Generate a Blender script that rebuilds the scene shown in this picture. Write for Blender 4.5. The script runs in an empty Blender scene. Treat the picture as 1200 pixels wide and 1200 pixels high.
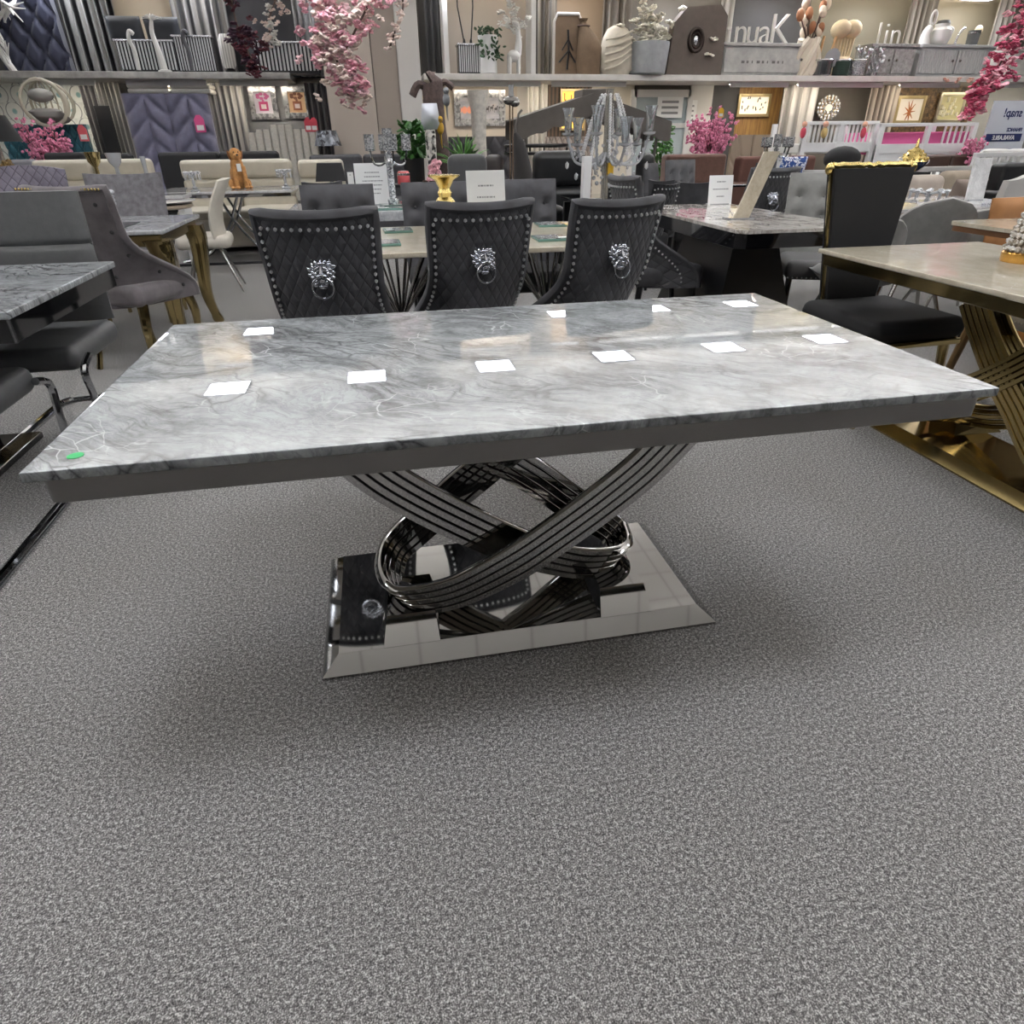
import bpy, bmesh, math, random
from mathutils import Vector as V, Matrix as M, Euler
RND = random.Random(7)
S = bpy.context.scene
C = S.collection
pi = math.pi
# ---------------------------------------------------------------- camera, light, exposure
CAM_H, PITCH, ROLL, FPX, YAW = 1.2041, 0.5262, 0.0112, 750.183, 0.1911
cam = bpy.data.cameras.new('camera'); camo = bpy.data.objects.new('camera', cam); C.objects.link(camo)
cam.sensor_width = 36; cam.lens = FPX / 1200 * 36; cam.clip_start = .02; cam.clip_end = 100
camo.location = (0, 0, CAM_H)
camo.rotation_euler = (M.Rotation(-YAW, 3, 'Z') @ M.Rotation(pi / 2 - PITCH, 3, 'X') @ M.Rotation(-ROLL, 3, 'Z')).to_euler()
S.camera = camo
S.view_settings.view_transform = 'Standard'; S.view_settings.look = 'None'
S.view_settings.gamma = 1; S.view_settings.use_curve_mapping = False
S.view_settings.exposure = 0.2
LAMP = 18.0          # strength of the ceiling panels
SPOT = 60.0          # strength of the display lights along the back wall
w = bpy.data.worlds.new('world'); S.world = w; w.use_nodes = True
w.node_tree.nodes['Background'].inputs[0].default_value = (.9, .95, 1, 1)
w.node_tree.nodes['Background'].inputs[1].default_value = .12
S.cycles.max_bounces = 7; S.cycles.diffuse_bounces = 3; S.cycles.glossy_bounces = 4
S.cycles.transmission_bounces = 6; S.cycles.caustics_reflective = False; S.cycles.caustics_refractive = False
S.cycles.sample_clamp_indirect = 6
S.cycles.use_denoising = True
CEIL = 4.45
PANZ = 3.42           # height of the hung panel lights
UP = 44.0             # added glow on the panels' upper faces, brightens ceiling and ambient

def ray(px, py):
    X = (px - 600) / FPX; U = (600 - py) / FPX
    cr, sr = math.cos(ROLL), math.sin(ROLL)
    x = X * cr + U * sr; u = -X * sr + U * cr
    c, s = math.cos(PITCH), math.sin(PITCH)
    y = c + u * s; z = -s + u * c
    cy, sy = math.cos(-YAW), math.sin(-YAW)
    return V((x * cy - y * sy, x * sy + y * cy, z))
def at(px, py, Y):
    r = ray(px, py); return r * (Y / r.y) + V((0, 0, CAM_H))
def atz(px, py, z):
    r = ray(px, py); return r * ((z - CAM_H) / r.z) + V((0, 0, CAM_H))
def rect(x0, y0, x1, y1, Y):
    "centre x, bottom z, width, height of a thing seen between these pixels at depth Y"
    a = at(x0, (y0 + y1) / 2, Y); b = at(x1, (y0 + y1) / 2, Y)
    t = at((x0 + x1) / 2, y0, Y); d = at((x0 + x1) / 2, y1, Y)
    return (a.x + b.x) / 2, d.z, b.x - a.x, t.z - d.z

# ---------------------------------------------------------------- materials
def lin(h):
    h = h.lstrip('#'); o = []
    for i in (0, 2, 4):
        v = int(h[i:i + 2], 16) / 255
        o.append(v / 12.92 if v <= .04045 else ((v + .055) / 1.055) ** 2.4)
    return (*o, 1)
MATS = {}
class NT:
    def __init__(s, name):
        s.m = bpy.data.materials.new(name); s.m.use_nodes = True
        s.t = s.m.node_tree; s.b = s.t.nodes['Principled BSDF']
    def n(s, kind, **kw):
        n = s.t.nodes.new('ShaderNode' + kind)
        for k, v in kw.items():
            if k.startswith('i_'):
                key = k[2:]; key = int(key) if key.isdigit() else key.replace('_', ' ')
                n.inputs[key].default_value = v
            else: setattr(n, k, v)
        return n
    def l(s, a, b): s.t.links.new(a, b)
    def ramp(s, fac, stops, interp='LINEAR'):
        r = s.n('ValToRGB'); r.color_ramp.interpolation = interp
        e = r.color_ramp.elements
        while len(e) < len(stops): e.new(.5)
        for q, (p, c) in zip(e, stops): q.position = p; q.color = lin(c) if isinstance(c, str) else c
        s.l(fac, r.inputs[0]); return r.outputs[0]
    def math(s, op, a, b=None, c=None):
        n = s.n('Math', operation=op)
        for i, v in enumerate((a, b, c)):
            if v is None: continue
            if isinstance(v, (int, float)): n.inputs[i].default_value = v
            else: s.l(v, n.inputs[i])
        return n.outputs[0]
    def mix(s, f, a, b):
        n = s.n('Mix', data_type='RGBA')
        for i, v in ((0, f), (6, a), (7, b)):
            if isinstance(v, str): n.inputs[i].default_value = lin(v)
            elif isinstance(v, (int, float)): n.inputs[i].default_value = v
            else: s.l(v, n.inputs[i])
        return n.outputs[2]
    def coords(s, kind='Object', scale=(1, 1, 1), rot=(0, 0, 0)):
        t = s.n('TexCoord'); m = s.n('Mapping'); m.inputs['Scale'].default_value = scale
        m.inputs['Rotation'].default_value = rot
        s.l(t.outputs[kind], m.inputs[0]); return m.outputs[0]
    def noise(s, vec, scale, detail=3, rough=.5, dist=0):
        n = s.n('TexNoise', i_Scale=scale, i_Detail=detail, i_Roughness=rough, i_Distortion=dist)
        s.l(vec, n.inputs['Vector']); return n.outputs['Fac']
    def bump(s, h, strength=.3, dist=.01):
        b = s.n('Bump', i_Strength=strength, i_Distance=dist); s.l(h, b.inputs['Height'])
        s.l(b.outputs[0], s.b.inputs['Normal'])
    def set(s, **kw):
        for k, v in kw.items():
            k = k.replace('_', ' ')
            if isinstance(v, str): s.b.inputs[k].default_value = lin(v)
            elif isinstance(v, (int, float, tuple)): s.b.inputs[k].default_value = v
            else: s.l(v, s.b.inputs[k])
def mt(name, col=None, rough=.5, metal=0, var=0, vscale=8, bump=0, bscale=60, sheen=0, trans=0, ior=1.45, emit=0, coat=0, spec=None):
    if name in MATS: return MATS[name]
    t = NT(name)
    t.set(Base_Color=col, Roughness=float(rough), Metallic=float(metal))
    if spec is not None: t.b.inputs['Specular IOR Level'].default_value = spec
    if var:
        v = t.noise(t.coords(), vscale, 4, .6)
        c = lin(col); d = tuple(max(0, x * (1 - var)) for x in c[:3]) + (1,); e = tuple(min(1, x * (1 + var)) for x in c[:3]) + (1,)
        t.set(Base_Color=t.ramp(v, [(.3, d), (.7, e)]))
    if bump: t.bump(t.noise(t.coords(), bscale, 3), bump, .004)
    if sheen: t.set(Sheen_Weight=float(sheen), Sheen_Roughness=.4)
    if trans: t.set(Transmission_Weight=float(trans), IOR=float(ior))
    if coat: t.set(Coat_Weight=float(coat), Coat_Roughness=.03)
    if emit: t.set(Emission_Color=col, Emission_Strength=float(emit))
    MATS[name] = t.m; return t.m

def marble(name, base, light, dark, white, rough=.07, ang=-.7, sc=1.0, dens=1.0):
    t = NT(name)
    g = t.coords('Object', (sc, sc, sc), (0, 0, ang))
    # warp
    wn = t.n('TexNoise', i_Scale=2.2, i_Detail=4.0); t.l(g, wn.inputs['Vector'])
    va = t.n('VectorMath', operation='MULTIPLY_ADD'); t.l(wn.outputs['Color'], va.inputs[0])
    va.inputs[1].default_value = (.34, .34, .34); t.l(g, va.inputs[2]); wv = va.outputs[0]
    st = t.n('Mapping'); st.inputs['Scale'].default_value = (1.0, 3.0, 1); t.l(wv, st.inputs[0])
    n1 = t.noise(st.outputs[0], 2.3, 6, .62, .5)
    base_c = t.ramp(t.noise(wv, 13, 8, .75), [(.36, base), (.64, light)])
    d1 = t.math('ABSOLUTE', t.math('SUBTRACT', n1, .5))
    m1 = t.ramp(d1, [(0, (1, 1, 1, 1)), (.010, (.9, .9, .9, 1)), (.03, (.45, .45, .45, 1)), (.08, (.12, .12, .12, 1)), (.13, (0, 0, 0, 1))])
    br = t.ramp(t.noise(g, 3.1, 3), [(.36, (0, 0, 0, 1)), (.6, (1, 1, 1, 1))])
    fac = t.math('MULTIPLY', m1, t.math('MULTIPLY_ADD', br, .75, .2))
    n2 = t.noise(st.outputs[0], 8.5, 6, .7, .9)
    d2 = t.math('ABSOLUTE', t.math('SUBTRACT', n2, .52))
    m2 = t.math('MULTIPLY', t.ramp(d2, [(0, (1, 1, 1, 1)), (.05, (0, 0, 0, 1))]), .38 * dens)
    c1 = t.mix(t.math('MULTIPLY', fac, .85 * dens), base_c, dark)
    c1 = t.mix(m2, c1, dark)
    vo = t.n('TexVoronoi', feature='DISTANCE_TO_EDGE', i_Scale=15.0); t.l(wv, vo.inputs['Vector'])
    cr = t.ramp(vo.outputs['Distance'], [(0, (1, 1, 1, 1)), (.03, (0, 0, 0, 1))])
    msk = t.ramp(t.noise(g, 5.5, 2), [(.55, (0, 0, 0, 1)), (.68, (1, 1, 1, 1))])
    c1 = t.mix(t.math('MULTIPLY', t.math('MULTIPLY', cr, msk), .65), c1, white)
    v2 = t.n('TexVoronoi', feature='DISTANCE_TO_EDGE', i_Scale=6.5); t.l(st.outputs[0], v2.inputs['Vector'])
    dk = t.ramp(v2.outputs['Distance'], [(0, (1, 1, 1, 1)), (.02, (.55, .55, .55, 1)), (.06, (0, 0, 0, 1))])
    mk2 = t.ramp(t.noise(g, 4.0, 3), [(.42, (0, 0, 0, 1)), (.6, (1, 1, 1, 1))])
    c1 = t.mix(t.math('MULTIPLY', t.math('MULTIPLY', dk, mk2), .85 * dens), c1, dark)
    sp = t.ramp(t.noise(g, 70, 4, .7), [(.42, (0, 0, 0, 1)), (.75, (1, 1, 1, 1))])
    c1 = t.mix(t.math('MULTIPLY', sp, .14), c1, white)
    t.set(Base_Color=c1, Roughness=.35, Coat_Weight=1.0, Coat_Roughness=0.0); t.b.inputs['Specular IOR Level'].default_value = .05
    MATS[name] = t.m; return t.m
def quilted(name, col, fx=25, fz=15, rough=.85, sheen=.1, depth=.8):
    if name in MATS: return MATS[name]
    t = NT(name); tc = t.n('TexCoord'); sx = t.n('SeparateXYZ'); t.l(tc.outputs['Object'], sx.inputs[0])
    a = t.math('MULTIPLY', sx.outputs[0], fx); b = t.math('MULTIPLY', sx.outputs[2], fz)
    p = t.math('PINGPONG', t.math('ADD', a, b), .5); q = t.math('PINGPONG', t.math('SUBTRACT', a, b), .5)
    m = t.math('MINIMUM', p, q)
    h = t.ramp(m, [(0, (0, 0, 0, 1)), (.09, (.6, .6, .6, 1)), (.35, (1, 1, 1, 1))])
    t.bump(h, depth * .6, .012)
    v = t.noise(t.coords(), 7, 4, .6)
    c = lin(col)
    cc = t.ramp(v, [(.3, tuple(x * .75 for x in c[:3]) + (1,)), (.7, tuple(x * 1.25 for x in c[:3]) + (1,))])
    seam = t.ramp(m, [(.02, (1, 1, 1, 1)), (.07, (0, 0, 0, 1))])
    t.set(Base_Color=t.mix(t.math('MULTIPLY', seam, .55), cc, tuple(x * .35 for x in c[:3]) if 0 else '#101011'), Roughness=float(rough), Sheen_Weight=float(sheen))
    MATS[name] = t.m; return t.m
def striped(name, c0, c1, freq=30, rough=.5, metal=0, axis=0):
    if name in MATS: return MATS[name]
    t = NT(name); tc = t.n('TexCoord'); sx = t.n('SeparateXYZ'); t.l(tc.outputs['Object'], sx.inputs[0])
    p = t.math('PINGPONG', t.math('MULTIPLY', sx.outputs[axis], freq), .5)
    t.set(Base_Color=t.ramp(p, [(.15, c0), (.35, c1)]), Roughness=float(rough), Metallic=float(metal))
    MATS[name] = t.m; return t.m
def glitter(name, c0, c1, scale=90, rough=.15, metal=.7):
    if name in MATS: return MATS[name]
    t = NT(name); vo = t.n('TexVoronoi', i_Scale=float(scale)); t.l(t.coords(), vo.inputs['Vector'])
    sx = t.n('SeparateColor'); t.l(vo.outputs['Color'], sx.inputs[0])
    t.set(Base_Color=t.ramp(sx.outputs[0], [(.2, c0), (.8, c1)]), Roughness=float(rough), Metallic=float(metal))
    t.bump(sx.outputs[1], .6, .004); MATS[name] = t.m; return t.m

def carpet():
    t = NT('carpet'); g = t.coords('Object')
    a = t.noise(g, 330, 2, .7); b = t.noise(g, 120, 2, .7); c = t.noise(g, 2.2, 3, .5)
    s = t.math('ADD', t.math('MULTIPLY', a, .62), t.math('MULTIPLY', b, .38))
    col = t.ramp(s, [(.37, '#262627'), (.465, '#5d5b5a'), (.53, '#8a8886'), (.62, '#d6d4d1')])
    col = t.mix(t.math('MULTIPLY', c, .25), col, '#6c6a69')
    t.set(Base_Color=col, Roughness=.95, Sheen_Weight=.1); t.b.inputs['Specular IOR Level'].default_value = .1
    t.bump(s, .3, .004); MATS['carpet'] = t.m; return t.m

CHROME = mt('polished chrome', '#b9bbbe', .06, 1)
DCHROME = mt('dark polished steel', '#8f8d8b', .07, 1)
GOLD = mt('polished gold metal', '#a89668', .12, 1)
GOLDL = mt('bright gilding', '#d9c17c', .22, 1)
BLACKM = mt('black metal', '#121213', .35)
SILVER = mt('brushed silver', '#c9c9cb', .25, 1)
WHITE = mt('white lacquer', '#ecebe9', .35)
CARD = mt('white card', '#f1f1ee', .5)
INK = mt('grey print', '#8c8c8c', .7)
CRYSTAL = mt('crystal glass', '#f4f7fa', .03, trans=.58, ior=1.5, coat=.8)
SPARK = glitter('crushed crystal', '#83868a', '#ffffff', 110)
VELVET = mt('dark grey velvet', '#3d3d40', .85, var=.3, vscale=9, sheen=.12)
VELVETQ = quilted('quilted dark grey velvet', '#444447')
BLACKV = mt('black velvet', '#0c0c0e', .85, sheen=.03)
BLACKL = mt('black leather', '#101113', .38, var=.2, vscale=20, bump=.1)
GREYL = mt('grey faux leather', '#4a4b4c', .5, var=.1, vscale=30, bump=.12, bscale=200)
TAUPE = mt('taupe grey velvet', '#5d585a', .8, var=.28, vscale=10, sheen=.4)
GREYS = mt('mid grey suede', '#656366', .85, var=.3, vscale=24, sheen=.25)
PURPLEQ = quilted('quilted mauve grey velvet', '#6a6570', 14, 12)
CREAML = mt('cream leather', '#b9b2a2', .5, var=.08, bump=.1)
CREAMV = mt('cream chair fabric', '#c9c3b6', .7, var=.06)
BROWNS = mt('brown suede', '#5e4238', .8, var=.2, vscale=12, sheen=.25)
STUD = mt('chrome stud', '#e4e4e4', .38, 1)
GLOSSB = mt('black gloss', '#0d0d0f', .06, coat=.6)
LTGREYV = mt('light grey velvet', '#737370', .8, var=.15, vscale=14, sheen=.35)
BEIGEF = mt('beige fabric', '#a79c91', .85, var=.1)
GREEN = mt('green leaf', '#2f5a23', .5, var=.4, vscale=20)
DGREEN = mt('dark green leaf', '#23401f', .5, var=.3, vscale=20)
PINK = mt('pink blossom', '#cb7c98', .7, var=.3, vscale=25)
PALEPINK = mt('pale pink blossom', '#e3aab4', .7, var=.25, vscale=25)
CREAMP = mt('cream blossom', '#e6d3c8', .7, var=.12, vscale=25)
TWIG = mt('brown twig', '#4a3730', .8)
BARK = mt('brown bark', '#4e403c', .85, var=.35, vscale=30, bump=.6, bscale=40)

# ---------------------------------------------------------------- mesh helper
class B:
    def __init__(s): s.bm = bmesh.new(); s.X = M.Identity(4); s.wn = False
    def v(s, p): return s.bm.verts.new(s.X @ V(p))
    def f(s, vs):
        try: return s.bm.faces.new(vs)
        except ValueError: return None
    def box(s, x0, y0, z0, x1, y1, z1, bev=0, seg=2, rot=None):
        b2 = bmesh.new(); bmesh.ops.create_cube(b2, size=1)
        bmesh.ops.scale(b2, vec=(abs(x1 - x0), abs(y1 - y0), abs(z1 - z0)), verts=b2.verts)
        if bev: s.wn = True; bmesh.ops.bevel(b2, geom=b2.edges[:], offset=bev, segments=seg, profile=.5, affect='EDGES')
        m = M.Translation(((x0 + x1) / 2, (y0 + y1) / 2, (z0 + z1) / 2))
        if rot: m = m @ Euler(rot).to_matrix().to_4x4()
        return s.add(b2, m)
    def add(s, b2, m=None):
        m = s.X @ (m or M.Identity(4)); mp = {}
        for q in b2.verts: mp[q] = s.bm.verts.new(m @ q.co)
        for q in b2.faces: s.f([mp[k] for k in q.verts])
        b2.free(); return s
    def cyl(s, p0, p1, r0, r1=None, n=12, cap=True):
        r1 = r0 if r1 is None else r1; p0, p1 = V(p0), V(p1); d = p1 - p0
        q = d.to_track_quat('Z', 'Y').to_matrix(); a = []; b = []
        for i in range(n):
            t = 2 * pi * i / n; o = q @ V((math.cos(t), math.sin(t), 0))
            a.append(s.v(p0 + o * r0)); b.append(s.v(p1 + o * r1))
        for i in range(n): s.f([a[i], a[(i + 1) % n], b[(i + 1) % n], b[i]])
        if cap: s.f(a[::-1]); s.f(b)
        return s
    def tube(s, pts, r, n=8, closed=False, flat=None):
        pts = [V(p) for p in pts]; rings = []; N = len(pts); up = None
        for i, p in enumerate(pts):
            if closed: t = pts[(i + 1) % N] - pts[i - 1]
            else: t = pts[min(i + 1, N - 1)] - pts[max(i - 1, 0)]
            t.normalize()
            if up is None: up = V((0, 0, 1)) if abs(t.z) < .9 else V((1, 0, 0))
            a = t.cross(up); 
            if a.length < 1e-4: a = t.orthogonal()
            a.normalize(); b = a.cross(t).normalized(); up = b
            rr = r[i] if isinstance(r, (list, tuple)) else r
            k = flat or 1
            rings.append([s.v(p + a * rr * math.cos(2 * pi * j / n) + b * rr * k * math.sin(2 * pi * j / n)) for j in range(n)])
        for i in range(N if closed else N - 1):
            A, Bq = rings[i], rings[(i + 1) % N]
            for j in range(n): s.f([A[j], A[(j + 1) % n], Bq[(j + 1) % n], Bq[j]])
        if not closed: s.f(rings[0][::-1]); s.f(rings[-1])
        return s
    def lathe(s, prof, n=16, c=(0, 0, 0)):
        c = V(c); rings = []
        for r, z in prof:
            rings.append([s.v(c + V((r * math.cos(2 * pi * j / n), r * math.sin(2 * pi * j / n), z))) for j in range(n)])
        for A, Bq in zip(rings, rings[1:]):
            for j in range(n): s.f([A[j], A[(j + 1) % n], Bq[(j + 1) % n], Bq[j]])
        s.f(rings[0][::-1]); s.f(rings[-1]); return s
    def ell(s, c, r, seg=10, rings=7, rot=None):
        if isinstance(r, (int, float)): r = (r, r, r)
        b2 = bmesh.new(); bmesh.ops.create_uvsphere(b2, u_segments=seg, v_segments=rings, radius=1)
        m = M.Translation(c)
        if rot: m = m @ Euler(rot).to_matrix().to_4x4()
        return s.add(b2, m @ M.Diagonal((*r, 1)))
    def ico(s, c, r, sub=1, rot=None):
        if isinstance(r, (int, float)): r = (r, r, r)
        b2 = bmesh.new(); bmesh.ops.create_icosphere(b2, subdivisions=sub, radius=1)
        m = M.Translation(c)
        if rot: m = m @ Euler(rot).to_matrix().to_4x4()
        return s.add(b2, m @ M.Diagonal((*r, 1)))
    def prism(s, poly, axis, a, b):
        def mk(p, t): return {'x': (t, p[0], p[1]), 'y': (p[0], t, p[1]), 'z': (p[0], p[1], t)}[axis]
        A = [s.v(mk(p, a)) for p in poly]; Bq = [s.v(mk(p, b)) for p in poly]; n = len(poly)
        s.f(A); s.f(Bq[::-1])
        for i in range(n): s.f([A[i], Bq[i], Bq[(i + 1) % n], A[(i + 1) % n]])
        return s
    def loft(s, rings, caps=True):
        rs = [[s.v(p) for p in r] for r in rings]; n = len(rs[0])
        for A, Bq in zip(rs, rs[1:]):
            for j in range(n): s.f([A[j], A[(j + 1) % n], Bq[(j + 1) % n], Bq[j]])
        if caps: s.f(rs[0][::-1]); s.f(rs[-1])
        return s
    def shell(s, fn, nu, nv):
        "closed shell: fn(u,v) -> (outer, inner), u in -1..1, v in 0..1"
        O = []; I = []
        for j in range(nv + 1):
            ro = []; ri = []
            for i in range(nu + 1):
                o, q = fn(-1 + 2 * i / nu, j / nv); ro.append(s.v(o)); ri.append(s.v(q))
            O.append(ro); I.append(ri)
        for j in range(nv):
            for i in range(nu):
                s.f([O[j][i], O[j][i + 1], O[j + 1][i + 1], O[j + 1][i]])
                s.f([I[j][i + 1], I[j][i], I[j + 1][i], I[j + 1][i + 1]])
        for i in range(nu):
            s.f([O[0][i + 1], O[0][i], I[0][i], I[0][i + 1]]); s.f([O[nv][i], O[nv][i + 1], I[nv][i + 1], I[nv][i]])
        for j in range(nv):
            s.f([O[j][0], O[j + 1][0], I[j + 1][0], I[j][0]]); s.f([O[j + 1][nu], O[j][nu], I[j][nu], I[j + 1][nu]])
        return s
    def pillow(s, w, d, h, c=(0, 0, 0), n=10, p=4.0, rot=None):
        "soft cushion: superellipse outline, domed both sides; w along x, d along y, h along z"
        X0 = s.X; m = M.Translation(c)
        if rot: m = m @ Euler(rot).to_matrix().to_4x4()
        s.X = s.X @ m; T = []; L = []
        for j in range(n + 1):
            a = []; b = []
            for i in range(n + 1):
                u = -1 + 2 * i / n; v = -1 + 2 * j / n
                k = ((1 - abs(u) ** p) * (1 - abs(v) ** p)) ** .5
                x = u * w / 2 * (1 - .06 * (1 - v * v) * 0); y = v * d / 2
                a.append(s.v((x, y, h / 2 * k + .002))); b.append(s.v((x, y, -h / 2 * k - .002)))
            T.append(a); L.append(b)
        for j in range(n):
            for i in range(n):
                s.f([T[j][i], T[j][i + 1], T[j + 1][i + 1], T[j + 1][i]]); s.f([L[j][i + 1], L[j][i], L[j + 1][i], L[j + 1][i + 1]])
        for i in range(n):
            s.f([L[0][i], L[0][i + 1], T[0][i + 1], T[0][i]]); s.f([L[n][i + 1], L[n][i], T[n][i], T[n][i + 1]])
            s.f([L[i + 1][0], L[i][0], T[i][0], T[i + 1][0]]); s.f([L[i][n], L[i + 1][n], T[i + 1][n], T[i][n]])
        s.X = X0; return s
    def build(s, name, mat, parent=None, ang=38, loc=None, rotz=0, rot=None):
        bmesh.ops.recalc_face_normals(s.bm, faces=s.bm.faces[:])
        me = bpy.data.meshes.new(name); s.bm.to_mesh(me); s.bm.free()
        me.shade_smooth(); me.set_sharp_from_angle(angle=math.radians(ang))
        me.materials.append(mat); o = bpy.data.objects.new(name, me); C.objects.link(o)
        if s.wn: o.modifiers.new('weighted normals', 'WEIGHTED_NORMAL').keep_sharp = True
        if parent: o.parent = parent
        if loc is not None: o.location = loc
        o.rotation_euler = rot or (0, 0, rotz)
        return o
def tag(o, label, cat, group=None):
    o['label'] = label; o['category'] = cat
    if group: o['group'] = group
    return o
def thing(name, label, cat, loc=(0, 0, 0), rotz=0, group=None, rot=None):
    o = bpy.data.objects.new(name, None); C.objects.link(o); o.location = loc
    o.rotation_euler = rot or (0, 0, rotz); o.empty_display_size = .1
    return tag(o, label, cat, group)
def struct(name, bm, mat, parent=None, **k):
    o = bm.build(name, mat, parent, **k)
    if not parent: o['kind'] = 'structure'
    return o
def dup(root, loc, rotz=0, label=None, group=None):
    r = root.copy(); C.objects.link(r); r.location = loc; r.rotation_euler = (0, 0, rotz)
    if label: r['label'] = label
    if group: r['group'] = group
    for ch in list(root.children):
        c = ch.copy(); C.objects.link(c); c.parent = r
        for g in list(ch.children):
            d = g.copy(); C.objects.link(d); d.parent = c
    return r
def bx(*a, **k): return B().box(*a, **k)
def txt(s, size, mat, parent, loc, rot=(pi / 2, 0, 0), mirror=False, ext=.002, name='lettering', align='CENTER', bold=0):
    cu = bpy.data.curves.new(name, 'FONT'); cu.body = s; cu.size = size; cu.extrude = ext; cu.align_x = align; cu.offset = bold
    tmp = bpy.data.objects.new('tmp', cu); C.objects.link(tmp)
    me = bpy.data.meshes.new_from_object(tmp.evaluated_get(bpy.context.evaluated_depsgraph_get()))
    bpy.data.objects.remove(tmp); bpy.data.curves.remove(cu)
    if mirror:
        for v in me.vertices: v.co.x *= -1
        me.flip_normals()
    me.materials.clear(); me.materials.append(mat)
    o = bpy.data.objects.new(name, me); C.objects.link(o); o.parent = parent; o.location = loc; o.rotation_euler = rot
    return o
def cr(pts, n=8):
    "Catmull-Rom through points"
    pts = [V(p) for p in pts]; out = []
    for i in range(len(pts) - 1):
        p0 = pts[max(i - 1, 0)]; p1 = pts[i]; p2 = pts[i + 1]; p3 = pts[min(i + 2, len(pts) - 1)]
        for k in range(n):
            t = k / n
            out.append(.5 * ((2 * p1) + (p2 - p0) * t + (2 * p0 - 5 * p1 + 4 * p2 - p3) * t * t + (3 * p1 - p0 - 3 * p2 + p3) * t ** 3))
    out.append(pts[-1]); return out

# ---------------------------------------------------------------- the room
XL, XR, YB, YF = -7.5, 15.5, 13.8, -6.0
struct('floor', bx(XL, YF, -.1, XR, YB, 0), carpet())
tile = NT('ceiling tiles'); tc = tile.coords('Object'); sx = tile.n('SeparateXYZ'); tile.l(tc, sx.inputs[0])
pa = tile.math('PINGPONG', tile.math('MULTIPLY', sx.outputs[0], 1 / .6), .5); pb = tile.math('PINGPONG', tile.math('MULTIPLY', sx.outputs[1], 1 / .6), .5)
tile.set(Base_Color=tile.ramp(tile.math('MINIMUM', pa, pb), [(.012, '#b3b1ac'), (.02, '#e7e5e1')]), Roughness=.9)
struct('ceiling', bx(XL, YF, CEIL + .01, XR, YB, CEIL + .1), tile.m)
WALLG = mt('showroom grey paint', '#8b8883', .8); WALLD = mt('charcoal paint', '#3b3a3a', .7, var=.1, vscale=2)
WALLT = mt('taupe paint', '#5b564f', .75, var=.06, vscale=2); WALLC = mt('cream paint', '#cfc8ba', .8)
WALLB = mt('beige paint', '#b9aea1', .8)
struct('wall_left', bx(XL - .1, YF, 0, XL, YB, CEIL), WALLG)
struct('wall_right', bx(XR, YF, 0, XR + .1, YB, CEIL), WALLG)
struct('wall_front', bx(XL, YF - .1, 0, XR, YF, CEIL), WALLD)
struct('wall_back', bx(XL, YB, 0, XR, YB + .1, CEIL), WALLT)
SH0, SH1, SHY = 2.08, 2.17, 12.75      # upper display floor: underside, top, front edge

def panel_x(px0, px1, py, Y): return at(px0, py, Y).x, at(px1, py, Y).x
pn = [0]
def bay(px0, px1, upper, mat, py=None):
    "a stretch of the back wall with its own finish"
    py = py or (40 if upper else 140)
    x0, x1 = panel_x(px0, px1, py, YB - .03)
    z0, z1 = (SH1, CEIL) if upper else (0, SH0)
    pn[0] += 1
    struct('wall_back_bay' + ('' if pn[0] == 1 else '_%d' % pn[0]), bx(x0, YB - .03, z0, x1, YB - .002, z1), mat)
damask = NT('damask wallpaper'); g = damask.coords('Object'); sx = damask.n('SeparateXYZ'); damask.l(g, sx.inputs[0])
u = damask.math('MULTIPLY', sx.outputs[0], 3.4); v = damask.math('MULTIPLY', sx.outputs[2], 4.4)
sh = damask.math('MULTIPLY', damask.math('FLOOR', v), .5)
fu = damask.math('SUBTRACT', damask.math('FRACT', damask.math('ADD', u, sh)), .5); fv = damask.math('SUBTRACT', damask.math('FRACT', v), .45)
rr = damask.math('SQRT', damask.math('ADD', damask.math('MULTIPLY', fu, fu), damask.math('MULTIPLY', damask.math('MULTIPLY', fv, .72), damask.math('MULTIPLY', fv, .72))))
ringc = damask.ramp(rr, [(0, '#8bb4b8'), (.10, '#9dbdbf'), (.14, '#f6f8f4'), (.38, '#f7f9f5'), (.41, '#8f9497'), (.43, '#94999c'), (.45, '#f4f6f2'), (.6, '#e4e7e3')])
damask.set(Base_Color=ringc, Roughness=.7)
slat = striped('dark timber slats', '#2c221b', '#5d4838', 14, .6); woodw = NT('oak panelling')
woodw.set(Base_Color=woodw.ramp(woodw.noise(woodw.coords('Object', (9, 9, .7)), 3, 5, .6), [(.3, '#6e4c26'), (.7, '#a88248')]), Roughness=.5)
bronze = NT('bronze patterned wallpaper'); bronze.set(Base_Color=bronze.ramp(bronze.noise(bronze.coords(), 14, 4, .7), [(.35, '#2c2116'), (.6, '#6f573a'), (.75, '#a98a5c')]), Roughness=.5, Metallic=.3)
bay(-60, 118, False, damask.m); bay(118, 392, False, mt('silver grey wallpaper', '#77777a', .6, var=.15, vscale=6))
bay(492, 606, False, WALLB); bay(606, 640, False, mt('pale grey paint', '#bdb9b2', .8)); bay(640, 692, False, slat)
bay(692, 741, False, WALLC); bay(806, 832, False, mt('white panel paint', '#dcd9d3', .7)); bay(832, 862, False, WALLD); bay(862, 912, False, woodw.m)
bay(912, 1042, False, WALLT); bay(1042, 1134, False, bronze.m); bay(1134, 1290, False, mt('cool grey paint', '#8d8d8b', .8))
bay(-60, 64, True, WALLD); bay(140, 212, True, mt('warm beige paint', '#b9ac98', .8)); bay(212, 392, True, mt('black gloss paint', '#25252a', .3))
bay(492, 522, True, WALLD); bay(522, 622, True, WALLB); bay(622, 652, True, WALLT); bay(652, 706, True, mt('umber paint', '#76644f', .7)); bay(706, 846, True, WALLT)
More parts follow.
